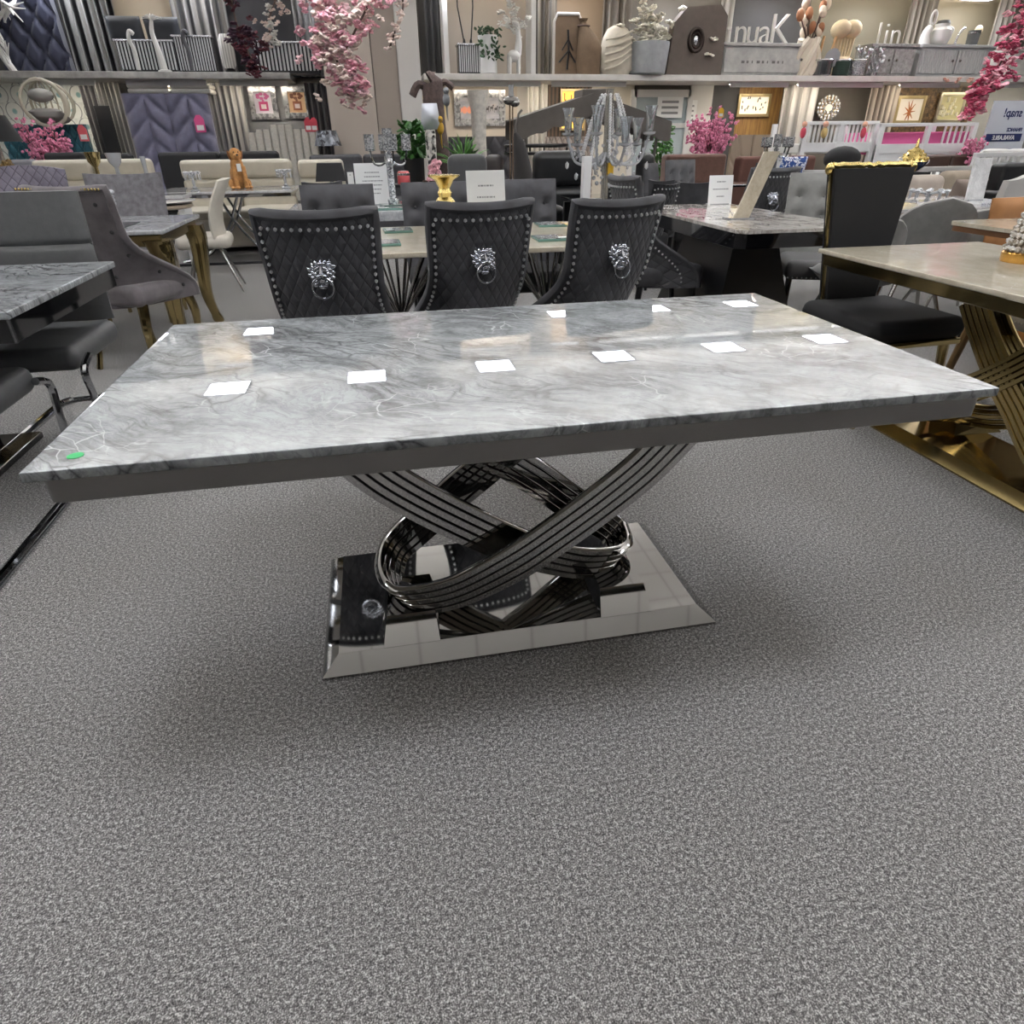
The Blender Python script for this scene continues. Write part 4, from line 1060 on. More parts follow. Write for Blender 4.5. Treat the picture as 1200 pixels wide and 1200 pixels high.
def armchair(px0, px1, pyt, Y, mat, lab, w_=None, group=None, depth=.75, rz=pi):
    a = at(px0, pyt, Y); b = at(px1, pyt, Y); w_ = b.x - a.x; t = thing('armchair', lab, 'armchair', ((a.x + b.x) / 2, Y, 0), rz, group); top = a.z
    B().box(-w_ / 2 + .05, -.02, .36, w_ / 2 - .05, .2, top, bev=.07, seg=4).build('backrest', mat, t); bx(-w_ / 2, 0, .1, w_ / 2, depth, .36, bev=.04).build('base', mat, t)
    B().pillow(w_ - .2, depth - .2, .16, (0, depth / 2 + .1, .42)).build('seat_cushion', mat, t)
    for s in (-1, 1): bx(s * w_ / 2 - (s > 0) * .14, 0, .34, s * w_ / 2 + (s < 0) * .14, depth - .05, .6, bev=.05, seg=3).build('armrest', mat, t)
    for s in (-1, 1):
        for y in (.06, depth - .06): B().cyl((s * (w_ / 2 - .08), y, .11), (s * (w_ / 2 - .08), y, 0), .02, .015, 8).build('foot', BLACKM, t)
    return t
armchair(1050, 1100, 205, 6.3, BEIGEF, 'beige grey armchair with rounded back behind the crystal ornament')
p = at(1111, 222, 6.0); o = B().pillow(.34, .30, .12, rot=(-1.3, 0, 0)).build('cushion', mt('brown grey fabric', '#6e625a', .85), None, 60, (p.x - .08, 5.7, .71)); tag(o, 'brown grey cushion with piping right of the beige armchair', 'cushion')
armchair(1094, 1142, 200, 6.6, mt('oatmeal fabric', '#8f8374', .85, var=.08), 'oatmeal armchair beside the white marble slab')
t = thing('bench', 'low white shelf bench under the brown grey cushion', 'bench', (p.x - .1, 5.42, 0)); bx(-.25, -.15, 0, .25, .35, .56, bev=.02).build('body', mt('oatmeal fabric', '#8f8374', .85), t)
sofa(1158, 1260, 190, 7.6, BLACKL, 'black leather recliner sofa at the right edge', n=2, seam=False, backto=True)
t = thing('dining_chair', 'pale grey chair with wavy topped back at the right edge', 'chair', (at(1185, 220, 5.6).x, 5.6, 0), .2)
def fn(u, v):
    z = .42 + (.48 + .045 * math.cos(u * 3.2)) * v; return V((u * .36, -.2 - .06 * v + .06 * u * u, z)), V((u * .36, -.14 - .06 * v + .06 * u * u, z))
B().shell(fn, 16, 6).build('backrest', mt('pale grey fabric', '#b1aeaa', .8), t); bx(-.3, -.2, .36, .3, .28, .48, bev=.05, seg=3).build('seat', mt('pale grey fabric', '#b1aeaa', .8), t)
for s in (-1, 1):
    for y in (-.15, .2): B().cyl((s * .24, y, .38), (s * .26, y * 1.2, 0), .02, .013, 8).build('leg', BLACKM, t)
t = thing('ornate_pot', 'blue glazed bowl with domed gold lid on a shelf behind the black and gold chair', 'ornament', (at(1069, 193, 7.0).x, 7.0, .86)); st_ = thing('plant_stand', 'slim dark stand under the blue and gold bowl', 'stand', (at(1069, 193, 7.0).x, 7.0, 0)); bx(-.14, -.14, .83, .14, .14, .86).build('top', BLACKM, st_); B().cyl((0, 0, 0), (0, 0, .83), .03).build('post', BLACKM, st_); bx(-.12, -.12, 0, .12, .12, .02).build('base', BLACKM, st_)
B().lathe([(.05, 0), (.07, .01), (.12, .05), (.15, .1), (.14, .1), (.1, .05)], 20).build('bowl', mt('navy glaze', '#25304f', .2), t)
m = B(); m.lathe([(.15, .1), (.14, .12), (.1, .17), (.06, .21), (.02, .235), (.012, .30), (.004, .32)], 20)
for j in range(3):
    for i in range(14 - 3 * j): a = 2 * pi * i / (14 - 3 * j); m.ico(((.135 - .035 * j) * math.cos(a), (.135 - .035 * j) * math.sin(a), .125 + .035 * j), .02, 1)
m.build('lid', GOLDL, t)
for s in (-1, 1): B().tube(cr([(s * .13, 0, .06), (s * .19, 0, .09), (s * .17, 0, .13), (s * .14, 0, .11)], 5), .012, 7).build('handle', WHITE, t)
def slat_bench(px0, px1, pyt, pyb, Y, lab, mat=WHITE, n=9, floor=True):
    a = at(px0, pyt, Y); b = at(px1, pyt, Y); w_ = b.x - a.x; zt = a.z; zb = at(px0, pyb, Y).z
    t = thing('slatted_bed_end', lab, 'bed', ((a.x + b.x) / 2, Y, 0)); bx(-w_ / 2, -.03, zt - .05, w_ / 2, .03, zt, bev=.006).build('top_rail', mat, t); bx(-w_ / 2, -.02, zb - .03, w_ / 2, .02, zb + .02, bev=.005).build('lower_rail', mat, t)
    for i in range(n + 1):
        x = -w_ / 2 + .03 + (w_ - .06) * i / n
        if i in (0, n): bx(x - .03, -.03, 0, x + .03, .03, zt - .05, bev=.005).build('post', mat, t)
        else: bx(x - .018, -.012, zb, x + .018, .012, zt - .04, bev=.003).build('slat', mat, t)
    return t
slat_bench(1143, 1230, 179, 195, 8.4, 'white slatted bed end under the mirrored writing board')
slat_bench(1058, 1142, 196, 214, 7.6, 'grey white slatted bed end behind the armchairs', mt('greyed white paint', '#a9a6a2', .5))
for px in (1165, 1195):
    q = at(px, 174, 8.8); o = B().pillow(.5, .32, .2, rot=(-.9, 0, 0)).build('pillow', mt('white cotton', '#e0ded9', .8), None, 60, (q.x, 8.8, q.z - .15)); tag(o, 'white pillow on the slatted bed, ' + ('left' if px < 1180 else 'right') + ' one under the writing board', 'pillow', 'pillows on the slatted bed')
q = at(1180, 180, 8.9); t = thing('mattress', 'white mattress on the slatted bed by the mirrored writing board', 'mattress', (q.x + .3, 9.1, 0)); bx(-.9, -.3, .3, .9, .6, .72, bev=.06, seg=3).build('pad', mt('white cotton', '#e0ded9', .8), t); bx(-.9, -.3, 0, .9, .6, .3, bev=.02).build('bed_base', WHITE, t)

# sofas across the middle
sofa(40, 183, 187, 10.0, CREAML, 'cream leather sofa with seamed back cushions, left one beyond the tufted chairs', n=2, backto=True, group='cream leather sofas')
sofa(210, 345, 187, 10.05, CREAML, 'cream leather sofa with seamed back cushions behind the toy dog', n=2, backto=True, group='cream leather sofas', arms=False)
sofa(346, 405, 187, 10.05, CREAML, 'short cream leather sofa end right of the toy dog', n=1, backto=True, group='cream leather sofas', arms=False)
BLK = mt('black fabric', '#1c1c1e', .8)
sofa(54, 106, 179, 11.2, BLK, 'black fabric sofa in front of the teal headboard', n=1, seam=False, backto=True, group='black sofas by the back wall')
sofa(118, 160, 180, 11.2, BLK, 'narrow black fabric seat in front of the silver drapes', n=1, seam=False, backto=True, group='black sofas by the back wall')
sofa(185, 330, 178, 11.2, BLK, 'black fabric sofa in front of the mauve chevron headboard', n=2, seam=False, backto=True, group='black sofas by the back wall')
DG = mt('dark grey weave', '#48484b', .85, var=.15, vscale=30)
sofa(360, 487, 181, 11.0, DG, 'dark grey fabric sofa at the foot of the beige pillar', n=2, seam=False, backto=True)
sofa(14, 49, 187, 10.9, mt('ash grey fabric', '#6d6d72', .85), 'ash grey seat below the pink blossom tree at left', n=1, seam=False, backto=True, arms=False)
sofa(780, 856, 181, 9.6, BROWNS, 'brown suede sofa below the pink blossom tree', n=1, seam=False, backto=False)
sofa(858, 950, 183, 10.6, mt('russet suede', '#5b3c33', .85, var=.15), 'russet brown sofa behind the silver candelabra', n=2, seam=False, backto=True)
sofa(1068, 1140, 181, 10.75, mt('chocolate leather', '#3c2a22', .45, bump=.1), 'chocolate leather sofa seen under the white pink bunk bed', n=2, seam=False, backto=True)
def recliner(px0, px1, pyt, Y, mat, lab, rz=pi, group=None):
    a = at(px0, pyt, Y); b = at(px1, pyt, Y); w_ = b.x - a.x; top = a.z; t = thing('recliner', lab, 'armchair', ((a.x + b.x) / 2, Y, 0), rz, group)
    k = (top - .42) / 2
    for j in range(2): B().box(-w_ / 2 + .04, -.03 - .05 * j, .42 + k * j, w_ / 2 - .04, .22 - .05 * j, .42 + k * (j + 1) + .01, bev=.08, seg=4).build('back_cushion', mat, t)
    bx(-w_ / 2 + .14, .1, .12, w_ / 2 - .14, .85, .46, bev=.06, seg=3).build('seat_cushion', mat, t)
    for s in (-1, 1): B().box(s * w_ / 2 - (s > 0) * .2, 0, .04, s * w_ / 2 + (s < 0) * .2, .85, .64, bev=.08, seg=4).build('armrest', mat, t)
    bx(-w_ / 2 + .1, .05, 0, w_ / 2 - .1, .8, .12).build('base', BLACKM, t)
    return t
recliner(520, 574, 182, 8.1, mt('charcoal plush', '#48494b', .8, var=.12, sheen=.2), 'charcoal plush recliner behind the gold candle holder', pi - .15)
recliner(566, 594, 182, 9.2, mt('dark brown grey leather', '#35302f', .45), 'dark leather recliner arm first, right of the charcoal recliner', pi - .4)
recliner(620, 688, 178, 7.6, BLACKL, 'black leather recliner with pillow back left of the crystal lamp', pi)
recliner(743, 766, 180, 8.4, BLACKL, 'black leather recliner right of the crystal lamp', pi + .2)
t = thing('side_table', 'round black table with hoop rim behind the black recliner', 'table', (at(629, 178, 9.2).x, 9.2, 0)); zt = at(629, 178, 9.2).z
B().lathe([(.05, zt - .03), (.42, zt - .03), (.42, zt), (.05, zt)], 28).build('tabletop', BLACKM, t); B().cyl((0, 0, 0), (0, 0, zt - .03), .04).build('post', BLACKM, t); B().lathe([(.02, 0), (.3, 0), (.3, .02), (.02, .05)], 24).build('base', BLACKM, t)
m = B(); m.tube([(.40 * math.cos(a * pi / 12), .40 * math.sin(a * pi / 12), zt + .07) for a in range(24)], .02, 8, True)
for k in range(4): m.cyl((.40 * math.cos(k * pi / 2), .40 * math.sin(k * pi / 2), zt), (.40 * math.cos(k * pi / 2), .40 * math.sin(k * pi / 2), zt + .07), .012)
m.build('hoop_rim', BLACKM, t)

# swing seat canopy
CY = 9.2
c0_, c1_, c2_ = at(597, 142, CY), at(688, 112, CY), at(777, 144, CY)
t = thing('garden_canopy', 'dark grey pitched fabric canopy on poles above the black recliner', 'canopy', ((c0_.x + c2_.x) / 2, CY, 0)); ox = (c0_.x + c2_.x) / 2
CAN = mt('canopy cloth', '#5c5753', .8, var=.1); hd = .28
for nm, (p, q) in (('roof_panel', (c0_, c1_)), ('roof_panel', (c1_, c2_))):
    m = B(); m.loft([[(p.x - ox, -hd, p.z), (p.x - ox, hd, p.z), (p.x - ox, hd, p.z + .012), (p.x - ox, -hd, p.z + .012)], [(q.x - ox, -hd, q.z), (q.x - ox, hd, q.z), (q.x - ox, hd, q.z + .012), (q.x - ox, -hd, q.z + .012)]]); m.build(nm, CAN, t, 15)
    n = 14; pts = [(p.x + (q.x - p.x) * i / n - ox, p.z + (q.z - p.z) * i / n) for i in range(n + 1)]
    low = [(x, z - .20 - .035 * abs(math.sin(i * pi / 3.5))) for i, (x, z) in enumerate(pts)]
    for y in (-hd, hd): B().prism(pts + low[::-1], 'y', y - .006, y + .006).build('valance', CAN, t, 15)
for x, z in ((c0_.x - ox + .15, c0_.z), (c2_.x - ox - .15, c2_.z)):
    for y in (-.22, .22): B().tube([(x, y, z + .03), (x * .97, y, z - .4), (x * 1.02, y * 1.1, 0)], .022, 8).build('pole', mt('pewter metal', '#6d6a67', .35, .8), t)
bx(c1_.x - ox - .12, -.2, c1_.z - .06, c1_.x - ox + .2, .2, c1_.z + .06, bev=.02).build('ridge_box', CAN, t)
t = thing('furled_parasol', 'furled dark grey parasol leaning left of the black recliner', 'parasol', (at(610, 195, 8.2).x, 8.3, 0)); p = at(606, 165, 8.3); m = B(); dx = -.10
m.tube([(0.16, 0, .1), (.12, 0, .5), (.06, 0, .8), (0, 0, p.z - .02), (dx * .4, 0, p.z + .08)], [.06, .11, .12, .07, .02], 10); m.build('cloth', mt('charcoal cloth', '#2f2d2d', .8), t); B().tube([(dx * .4, 0, p.z), (dx * .35, 0, p.z + .12), (dx * .0, 0, p.z + .26), (.04, 0, p.z + .3)], .014, 7).build('crook', mt('pewter metal', '#6d6a67', .35, .8), t); B().cyl((.16, 0, 0), (.16, 0, .12), .12).build('base', BLACKM, t)
# slim floor lamp
LY = 7.3; p = at(599, 118, LY)
t = thing('floor_lamp', 'slim brass floor lamp with dark metal head behind the white card', 'lamp', (p.x, LY, 0)); B().lathe([(.02, 0), (.14, 0), (.14, .015), (.02, .03)], 22).build('base', BLACKM, t)
for s in (-1, 1): B().cyl((s * .014, 0, .02), (s * .014, 0, p.z - .03), .007, n=8).build('pole', mt('pinkish brass', '#b39a83', .25, 1), t)
m = B(); m.ell((0, 0, p.z), (.085, .08, .04), 16, 8); m.ell((.03, -.03, p.z - .02), (.05, .05, .035), 12, 8); m.build('head', DCHROME, t); B().lathe([(.03, p.z + .03), (.024, p.z + .1), (.03, p.z + .13)], 12).build('cap', CRYSTAL, t)

# crystal chandelier lamp: post, strands, arms with glass shades
CLY = 5.45; pt = at(713, 104, CLY); pb = at(713, 205, CLY)
t = thing('chandelier_lamp', 'tall crystal chandelier lamp with bead strands and glass shades beside the right lion chair', 'lamp', (at(712, 160, CLY).x, CLY, 0), .0)
B().cyl((0, 0, .0), (0, 0, pt.z), .03, n=14).build('post', mt('pearl metal', '#c5c0b6', .25, .8), t); B().lathe([(.02, 0), (.17, 0), (.17, .02), (.06, .05), (.03, .12)], 24).build('base', CRYSTAL, t)
zh = at(712, 182, CLY).z
for i in range(8):
    a = 2 * pi * i / 8 + .2; d = V((math.cos(a), math.sin(a), 0)); R_ = .26 + .06 * (i % 2); zc = zh + .07 * (i % 2)
    m = B(); m.tube(cr([d * .02 + V((0, 0, zh + .02)), d * R_ * .4 + V((0, 0, zh - .06)), d * R_ * .8 + V((0, 0, zh - .04)), d * R_ + V((0, 0, zc + .06))], 6), .010, 8); m.lathe([(.006, zc + .055), (.045, zc + .07), (.05, zc + .085), (.01, zc + .08)], 14, d * R_)
    q = m.build('arm', CRYSTAL, t)
    g = B(); g.lathe([(.02, 0), (.03, .03), (.028, .06), (.036, .13), (.05, .17), (.047, .17), (.032, .13), (.024, .06), (.018, .005)], 16, d * R_ + V((0, 0, zc + .08))); g.build('glass_shade', mt('clear glass', '#eef2f5', .02, trans=.9, coat=.3), q)
    dr = B()
    for k in range(5): dr.ico(d * R_ * (1 - .06 * k) + V((0, 0, zc + .03 - .03 * k)), (.010, .010, .014), 1)
    dr.ico(d * R_ + V((0, 0, zc - .14)), (.016, .016, .028), 1); dr.build('pendant_beads', CRYSTAL, q)
for i in range(9):
    a = 2 * pi * i / 9 + .3; d = V((math.cos(a), math.sin(a), 0)); m = B(); n = 22
    for k in range(n):
        f = k / (n - 1); m.ico(d * (.06 + .14 * f ** .8) + V((0, 0, pt.z - .04 - (pt.z - zh - .05) * f)), .0125, 1)
    m.build('bead_strand', STUD, t)
m = B()
for k in range(70):
    a = RND.uniform(0, 2 * pi); z = RND.uniform(-.2, .14); r = RND.uniform(.03, .12); m.ico((r * math.cos(a), r * math.sin(a), zh + z), RND.uniform(.009, .018), 1)
m.build('crystal_cluster', CRYSTAL, t)['kind'] = 'stuff'
m = bx(-.022, -.003, -.09, .022, .003, 0).build('price_tag', mt('yellow card', '#e3b52c', .5), t, 30, (.02, -.06, zh - .05)); m['label'] = 'yellow price tag'
t = thing('plinth', 'white post like plinth left of the crystal chandelier lamp', 'plinth', (at(686, 225, 5.0).x, 5.0, 0)); bx(-.03, -.03, .0, .03, .03, at(686, 183, 5.0).z, bev=.004).build('post', WHITE, t); bx(-.12, -.12, 0, .12, .12, .02).build('base', WHITE, t)
# trunk, plants and ornaments by the pillar
TY = 10.4; a = at(511, 97, TY); b = at(512, 203, TY)
t = thing('tree_trunk', 'brown artificial tree trunk hung with ornaments right of the pillar', 'tree', ((a.x + b.x) / 2, TY, 0)); m = B()
P = [(.02, 0, 0), (.04, 0, .5), (.03, 0, b.z + .2), (-.01, 0, 1.4), (-.02, 0, a.z - .05), (-.03, 0, a.z)]; m.tube(cr(P, 5), .14, 14)
m.tube(cr([(-.02, 0, a.z - .1), (-.2, 0, a.z - .02), (-.3, 0, a.z - .15)], 5), .05, 8); m.tube(cr([(-.02, 0, a.z - .1), (.14, 0, a.z + .01), (.26, 0, a.z - .06)], 5), .04, 8); m.build('trunk', BARK, t)
x0 = (a.x + b.x) / 2
q = at(505, 135, TY - .35); t = thing('shell_lamp', 'white shell shaped dish ornament hanging on the brown tree trunk', 'ornament', (q.x, TY - .22, q.z)); m = B(); m.shell(lambda u, v: (V((.14 * u * (1 - .3 * v), -.12 * (1 - u * u) * math.sin(pi * v) - .02, -.16 + .3 * v)), V((.14 * u * (1 - .3 * v), -.12 * (1 - u * u) * math.sin(pi * v) + .0, -.16 + .3 * v))), 12, 8); m.build('dish', mt('pale pearl', '#c9cbd1', .3), t)
def tail(px, py, Y, mat, lab, up=True):
    q = at(px, py, Y); t = thing('bird_ornament', lab, 'ornament', (q.x, Y, q.z)); m = B(); m.ell((0, 0, 0), (.05, .05, .08), 10, 8); m.ell((0, -.02, .1), .04, 10, 8); m.build('body', mat, t); B().cyl((0, -.05, .1), (0, -.085, .085), .012, .002, 8).build('beak', BLACKM, t); B().tube([(0, .02, -.06), (.01, .04, -.16), (.015, .03, -.24)], [.03, .022, .008], 8, flat=.5).build('tail', mat, t)
tail(523, 117, TY - .2, mt('grey feather', '#77797c', .7), 'small grey bird ornament at the right of the brown trunk top')
tail(516, 150, TY - .22, mt('yellow feather', '#b58e2c', .7), 'small yellow bird ornament on the brown trunk')
leafy((at(480, 170, 10.8).x, 10.2, 0), at(480, 143, 10.2).z, .24, GREEN, 'leafy green plant in a tall black pot beside the pillar', 150, None, .15, 1.0, (.075, .035))
leafy((at(543, 180, 9.8).x, 9.8, 0), at(543, 150, 9.8).z, .46, mt('agave green', '#4d7a36', .5, var=.3), 'spiky green agave plant in a dark pot behind the charcoal recliner', 46, None, .2, .8, blade=True)
blossom_tree((at(506, 190, 9.0).x, 9.0, 0), at(506, 178, 9.0).z, .13, 16, PALEPINK, 'pale pink blossoms in a brown pot behind the gold candle holder', 9, .03, mt('brown pot', '#4b2f22', .6), z0=.78, name='potted_blossom')
t = thing('mosaic_vase', 'slim mosaic patterned vase rising behind the pale pink blossoms', 'vase', (at(505, 170, 9.6).x, 9.6, 0)); zt = at(505, 152, 9.6).z
B().lathe([(.1, 0), (.1, .02), (.06, .7), (.07, zt - .05), (.06, zt), (.05, zt)], 16).build('body', glitter('black white mosaic', '#1f1d1c', '#d8d4cc', 30, .3, .1), t)
t = thing('pillar_statue', 'mottled white column ornament in front of the horse picture', 'ornament', (at(561, 140, 11.6).x, 11.6, 0)); zt = at(561, 106, 11.6).z
B().lathe([(.2, 0), (.2, .06), (.12, .1), (.12, .7), (.11, 1.2), (.12, zt - .25), (.16, zt - .1), (.17, zt), (.1, zt)], 18).build('column', mt('crackled white', '#bdb8ae', .6, var=.22, vscale=18, bump=.5), t)
blossom_tree((at(829, 180, 10.6).x, 10.6, 0), at(829, 121, 10.6).z, .42, 38, PINK, 'large pink blossom tree in front of the charcoal panel', 26, .03, z0=.6)
q = at(845, 128, 10.1); price_tag(845, 132, 10.1, mt('yellow card', '#e3b52c', .5), 'yellow price tag hanging in the large pink blossom tree', .08, .12)
leafy((at(775, 185, 11.2).x, 11.2, 0), at(775, 143, 11.2).z, .24, mt('bright hedge green', '#3c7028', .5, var=.5, vscale=30), 'slim green hedge plant in front of the glass door', 420, None, .14, .25, (.05, .025), column=True)
blossom_tree((at(52, 165, 11.6).x, 11.6, 0), at(52, 126, 11.6).z, .36, 40, PINK, 'pink blossom tree in front of the teal headboard at left', 26, .028, z0=.5)
blossom_tree((at(1140, 165, 10.6).x, 10.6, 0), at(1140, 150, 10.6).z, .25, 34, PINK, 'pink blossom bush left of the mirrored writing board', 16, .03, z0=.5)
# lamp and flowers at the far left edge
LZ = 7.2; a = at(2, 168, LZ)
t = thing('table_lamp', 'black shaded lamp at the far left edge', 'lamp', (at(-6, 165, LZ).x, LZ, 0)); zs = at(0, 166, LZ).z; zt = at(0, 135, LZ).z
B().lathe([(.21, zs), (.14, zt), (.13, zt), (.2, zs)], 22).build('lamp_shade', BLACKV, t); B().lathe([(.14, 0), (.14, .02), (.03, .05), (.025, zs + .1)], 14).build('stem', mt('pearl metal', '#c5c0b6', .25, .8), t)
q = at(4, 190, 7.0); blossom_tree((q.x, 7.0, 0), at(4, 172, 7.0).z, .16, 14, mt('autumn flowers', '#6b5320', .7, var=.6, vscale=14), 'yellow and red flowers in a black pot at the far left edge', 12, .035, GLOSSB, z0=.85, name='flower_pot')
for px, zt_, lab, mat in ((115, 178, 'gold rimmed goblet candle holder in front of the left cream sofa', GOLD), (139, 179, 'clear glass candle jar in front of the left cream sofa', CRYSTAL), (172, 183, 'slim glass stick in front of the left cream sofa', CRYSTAL)):
    q = at(px, 205, 7.6); h = at(px, zt_, 7.6).z - .77; vase((q.x, 7.6, .77), [(.05, 0), (.05, .01), (.02, .03), (.018, h * .66), (.055 if px != 172 else .02, h * .78), (.07 if px != 172 else .025, h), (.06 if px != 172 else .02, h), (.045 if px != 172 else .015, h * .8), (.005, h * .72)], mat, lab, 'candle_holder', 'candle holder')
t = thing('console_table', 'slim pale console behind the grey studded chair', 'table', (at(142, 210, 7.6).x, 7.65, 0)); bx(-.55, -.2, .73, .55, .2, .77, bev=.006).build('top', WHITEM, t)
for s in (-1, 1): bx(s * .5 - .03, -.15, 0, s * .5 + .03, .15, .73, bev=.005).build('leg', WHITE, t)
q = at(393, 212, 7.2); t = thing('table_lamp', 'black square shaded lamp behind the leftmost buttoned chair', 'lamp', (at(387, 200, 7.0).x, 7.0, 0)); zs = at(387, 212, 7.0).z; zt = at(387, 191, 7.0).z
m = B(); m.loft([[(-.14, -.1, zs), (.14, -.1, zs), (.14, .1, zs), (-.14, .1, zs)], [(-.11, -.08, zt), (.11, -.08, zt), (.11, .08, zt), (-.11, .08, zt)]]); m.build('lamp_shade', BLK, t, 15); B().lathe([(.12, 0), (.12, .02), (.03, .06), (.02, zs)], 14).build('stem', SILVER, t)
q = at(411, 210, 7.6); sign_card((q.x, 7.6, at(411, 217, 7.6).z), .06, .12, 0, 'tiny white tag card right of the black square lamp', 1, stand=False)
t = thing('side_table', 'small dark stand holding the tiny white tag card and red tin', 'table', (at(440, 217, 7.6).x, 7.65, 0)); zt = at(411, 217, 7.6).z; bx(-.7, -.15, zt - .03, .7, .15, zt, bev=.004).build('top', BLACKM, t)
for s in (-1, 1): bx(s * .62 - .02, -.1, 0, s * .62 + .02, .1, zt - .03).build('leg', BLACKM, t)
q = at(473, 208, 7.6); t = thing('gift_tin', 'small red and silver tin right of the crystal candelabra', 'tin', (q.x, 7.6, zt)); B().lathe([(.06, 0), (.065, .01), (.065, .1), (.05, .12)], 18).build('tin', mt('red tin', '#c85a5c', .4), t); B().lathe([(.066, .08), (.066, .1), (.03, .125)], 18).build('lid', SILVER, t)

# ================================================================ the back wall, lower bays
BY = 13.4
SILK = mt('silver drape', '#9b9a98', .38, .25, sheen=.3); DKSILK = mt('charcoal drape', '#47464a', .4, .15, sheen=.3); PALESILK = mt('pale drape', '#c3beb6', .6, sheen=.2)
curtain(104, 122, BY, 0, 2.07, DKSILK, 'dark charcoal drape beside the damask wallpaper', 3)
curtain(123, 150, BY, 0, 2.07, SILK, 'silver drape between the damask wallpaper and the chevron headboard', 5)
t = thing('black_panel', 'narrow black upright panel in front of the charcoal drape', 'panel', (at(126, 150, 13.1).x, 13.1, 0)); h = at(124, 124, 13.1).z; bx(-.11, -.02, 0, .11, .02, h, bev=.004).build('board', mt('black board', '#111112', .5), t); bx(-.15, -.12, 0, .15, .12, .03).build('foot', BLACKM, t)
curtain(242, 291, BY, 0, 2.07, striped('striped silver drape', '#6e6d70', '#b9b7b4', 9, .4, .2), 'striped silver drape right of the chevron headboard', 7)
curtain(362, 396, BY, 0, 2.07, DKSILK, 'dark grey drape beside the beige pillar, behind the small table lamp', 5)
TEAL = mt('teal velvet', '#1f4f5c', .8, var=.2, sheen=.4)
headboard(8, 146, 107, 187, 12.7, TEAL, 'teal tufted headboard behind the pink blossom tree at left', 'tuft', 9, 5)
headboard(152, 110, 251, 185, 12.9, mt('mauve chevron velvet', '#68677c', .7, var=.15, sheen=.4), 'tall mauve grey chevron padded headboard between silver drapes', 'chevron', 4, 5)
headboard(292, 146, 372, 186, 12.7, mt('champagne velvet', '#c2bdb3', .7, var=.12, vscale=30, sheen=.4), 'cream channel stitched headboard with stepped top under the two perfume pictures', 'channel', 9, 1)
x, z, w_, h = rect(145, 97, 246, 109, 12.9); t = thing('bed_canopy_box', 'white padded pelmet above the chevron headboard', 'pelmet', (x, 13.3, z))
for s in (-1, 1): B().box(s * w_ / 4 - w_ / 4 + .01, -.3, 0, s * w_ / 4 + w_ / 4 - .01, .45, h * .5, bev=.03, seg=3).build('pad', mt('white padding', '#e6e2da', .6), t); B().box(s * w_ / 4 - w_ / 4 + .01, -.3, h * .52, s * w_ / 4 + w_ / 4 - .01, .45, h * .96, bev=.03, seg=3).build('pad', mt('white padding', '#e6e2da', .6), t)
PINKT = mt('pink card', '#d7548c', .5); REDT = mt('coral card', '#d8646c', .5)
price_tag(97, 156, 12.61, REDT, 'coral price tag on the teal headboard', .13, .22); price_tag(234, 145, 12.77, PINKT, 'pink price tag on the chevron headboard', .15, .24)
# hanging wicker chair
a = at(52, 118, 12.4); t = thing('hanging_chair', 'pale wicker hanging egg chair with grey cushion in front of the damask wallpaper', 'chair', (a.x, 12.4, at(48, 148, 12.4).z)); h = at(48, 93, 12.4).z - at(48, 148, 12.4).z; R_ = .30
WICK = mt('pale wicker', '#b9b3a2', .6); m = B()
for k in range(12):
    a_ = pi * k / 11; m.tube([(R_ * math.cos(a_) * math.sin(b * pi / 10), .28 * (1 - math.sin(a_) * .6) * math.sin(b * pi / 10), h * .5 - h * .5 * math.cos(b * pi / 10)) for b in range(11)], .012, 6)
m.tube([(R_ * math.cos(b * pi / 12), -.05, h * .5 + h * .5 * math.sin(b * pi / 12)) for b in range(24)], .025, 8, True); m.build('wicker_shell', WICK, t)
B().pillow(.44, .36, .14, (.02, .0, h * .22), rot=(-.3, 0, 0)).build('seat_cushion', mt('grey cushion cloth', '#8a8884', .8), t); B().ell((.0, -.08, h * .66), (.17, .14, .09), 14, 8).build('head_cushion', mt('grey cushion cloth', '#8a8884', .8), t)
B().tube(cr([(0, 0, h - .02), (0, 0, SH0 - at(48, 148, 12.4).z)], 3), .014, 8).build('hanger', SILVER, t)
# perfume pictures (plain bottle shapes)
def bottle(cmat, tmat):
    def f(c, w_, h):
        bx(-w_ * .16, -.017, h * .26, w_ * .16, -.0125, h * .54).build('painted_bottle', cmat, c); bx(-w_ * .09, -.019, h * .32, w_ * .09, -.017, h * .46).build('painted_label', mt('pale label', '#f0dfe2', .6), c)
        m = B(); m.box(-w_ * .04, -.016, h * .54, w_ * .04, -.0125, h * .60)
        for i in range(7): m.ell((w_ * .18 * math.cos(i * .9), -.014, h * .70 + w_ * .07 * math.sin(i * .9)), (w_ * .07, .002, w_ * .05), 8, 6)
        m.build('painted_flowers', tmat, c)
    return f
MIRF = glitter('mirrored mosaic frame', '#77767a', '#d6d6d6', 26, .2, .6)
picture(292, 101, 325, 140, 13.74, MIRF, mt('blush print', '#d9cfdc', .6), 'silver framed picture of a magenta perfume bottle', .09, extra=bottle(mt('magenta ink', '#b02468', .5), mt('rose ink', '#c75a94', .5)))
picture(332, 101, 364, 139, 13.74, MIRF, mt('peach print', '#e2bd97', .6), 'silver framed picture of an amber perfume bottle', .09, extra=bottle(mt('amber ink', '#8d4c2c', .5), mt('bronze ink', '#7c4632', .5)))
for px, lab in ((361, 'small red framed card left of a matching one above the cream headboard'), (368, 'small red framed card right of a matching one above the cream headboard')): price_tag(px, 146, 12.6, mt('red card', '#b63a4a', .5), lab, .11, .2)
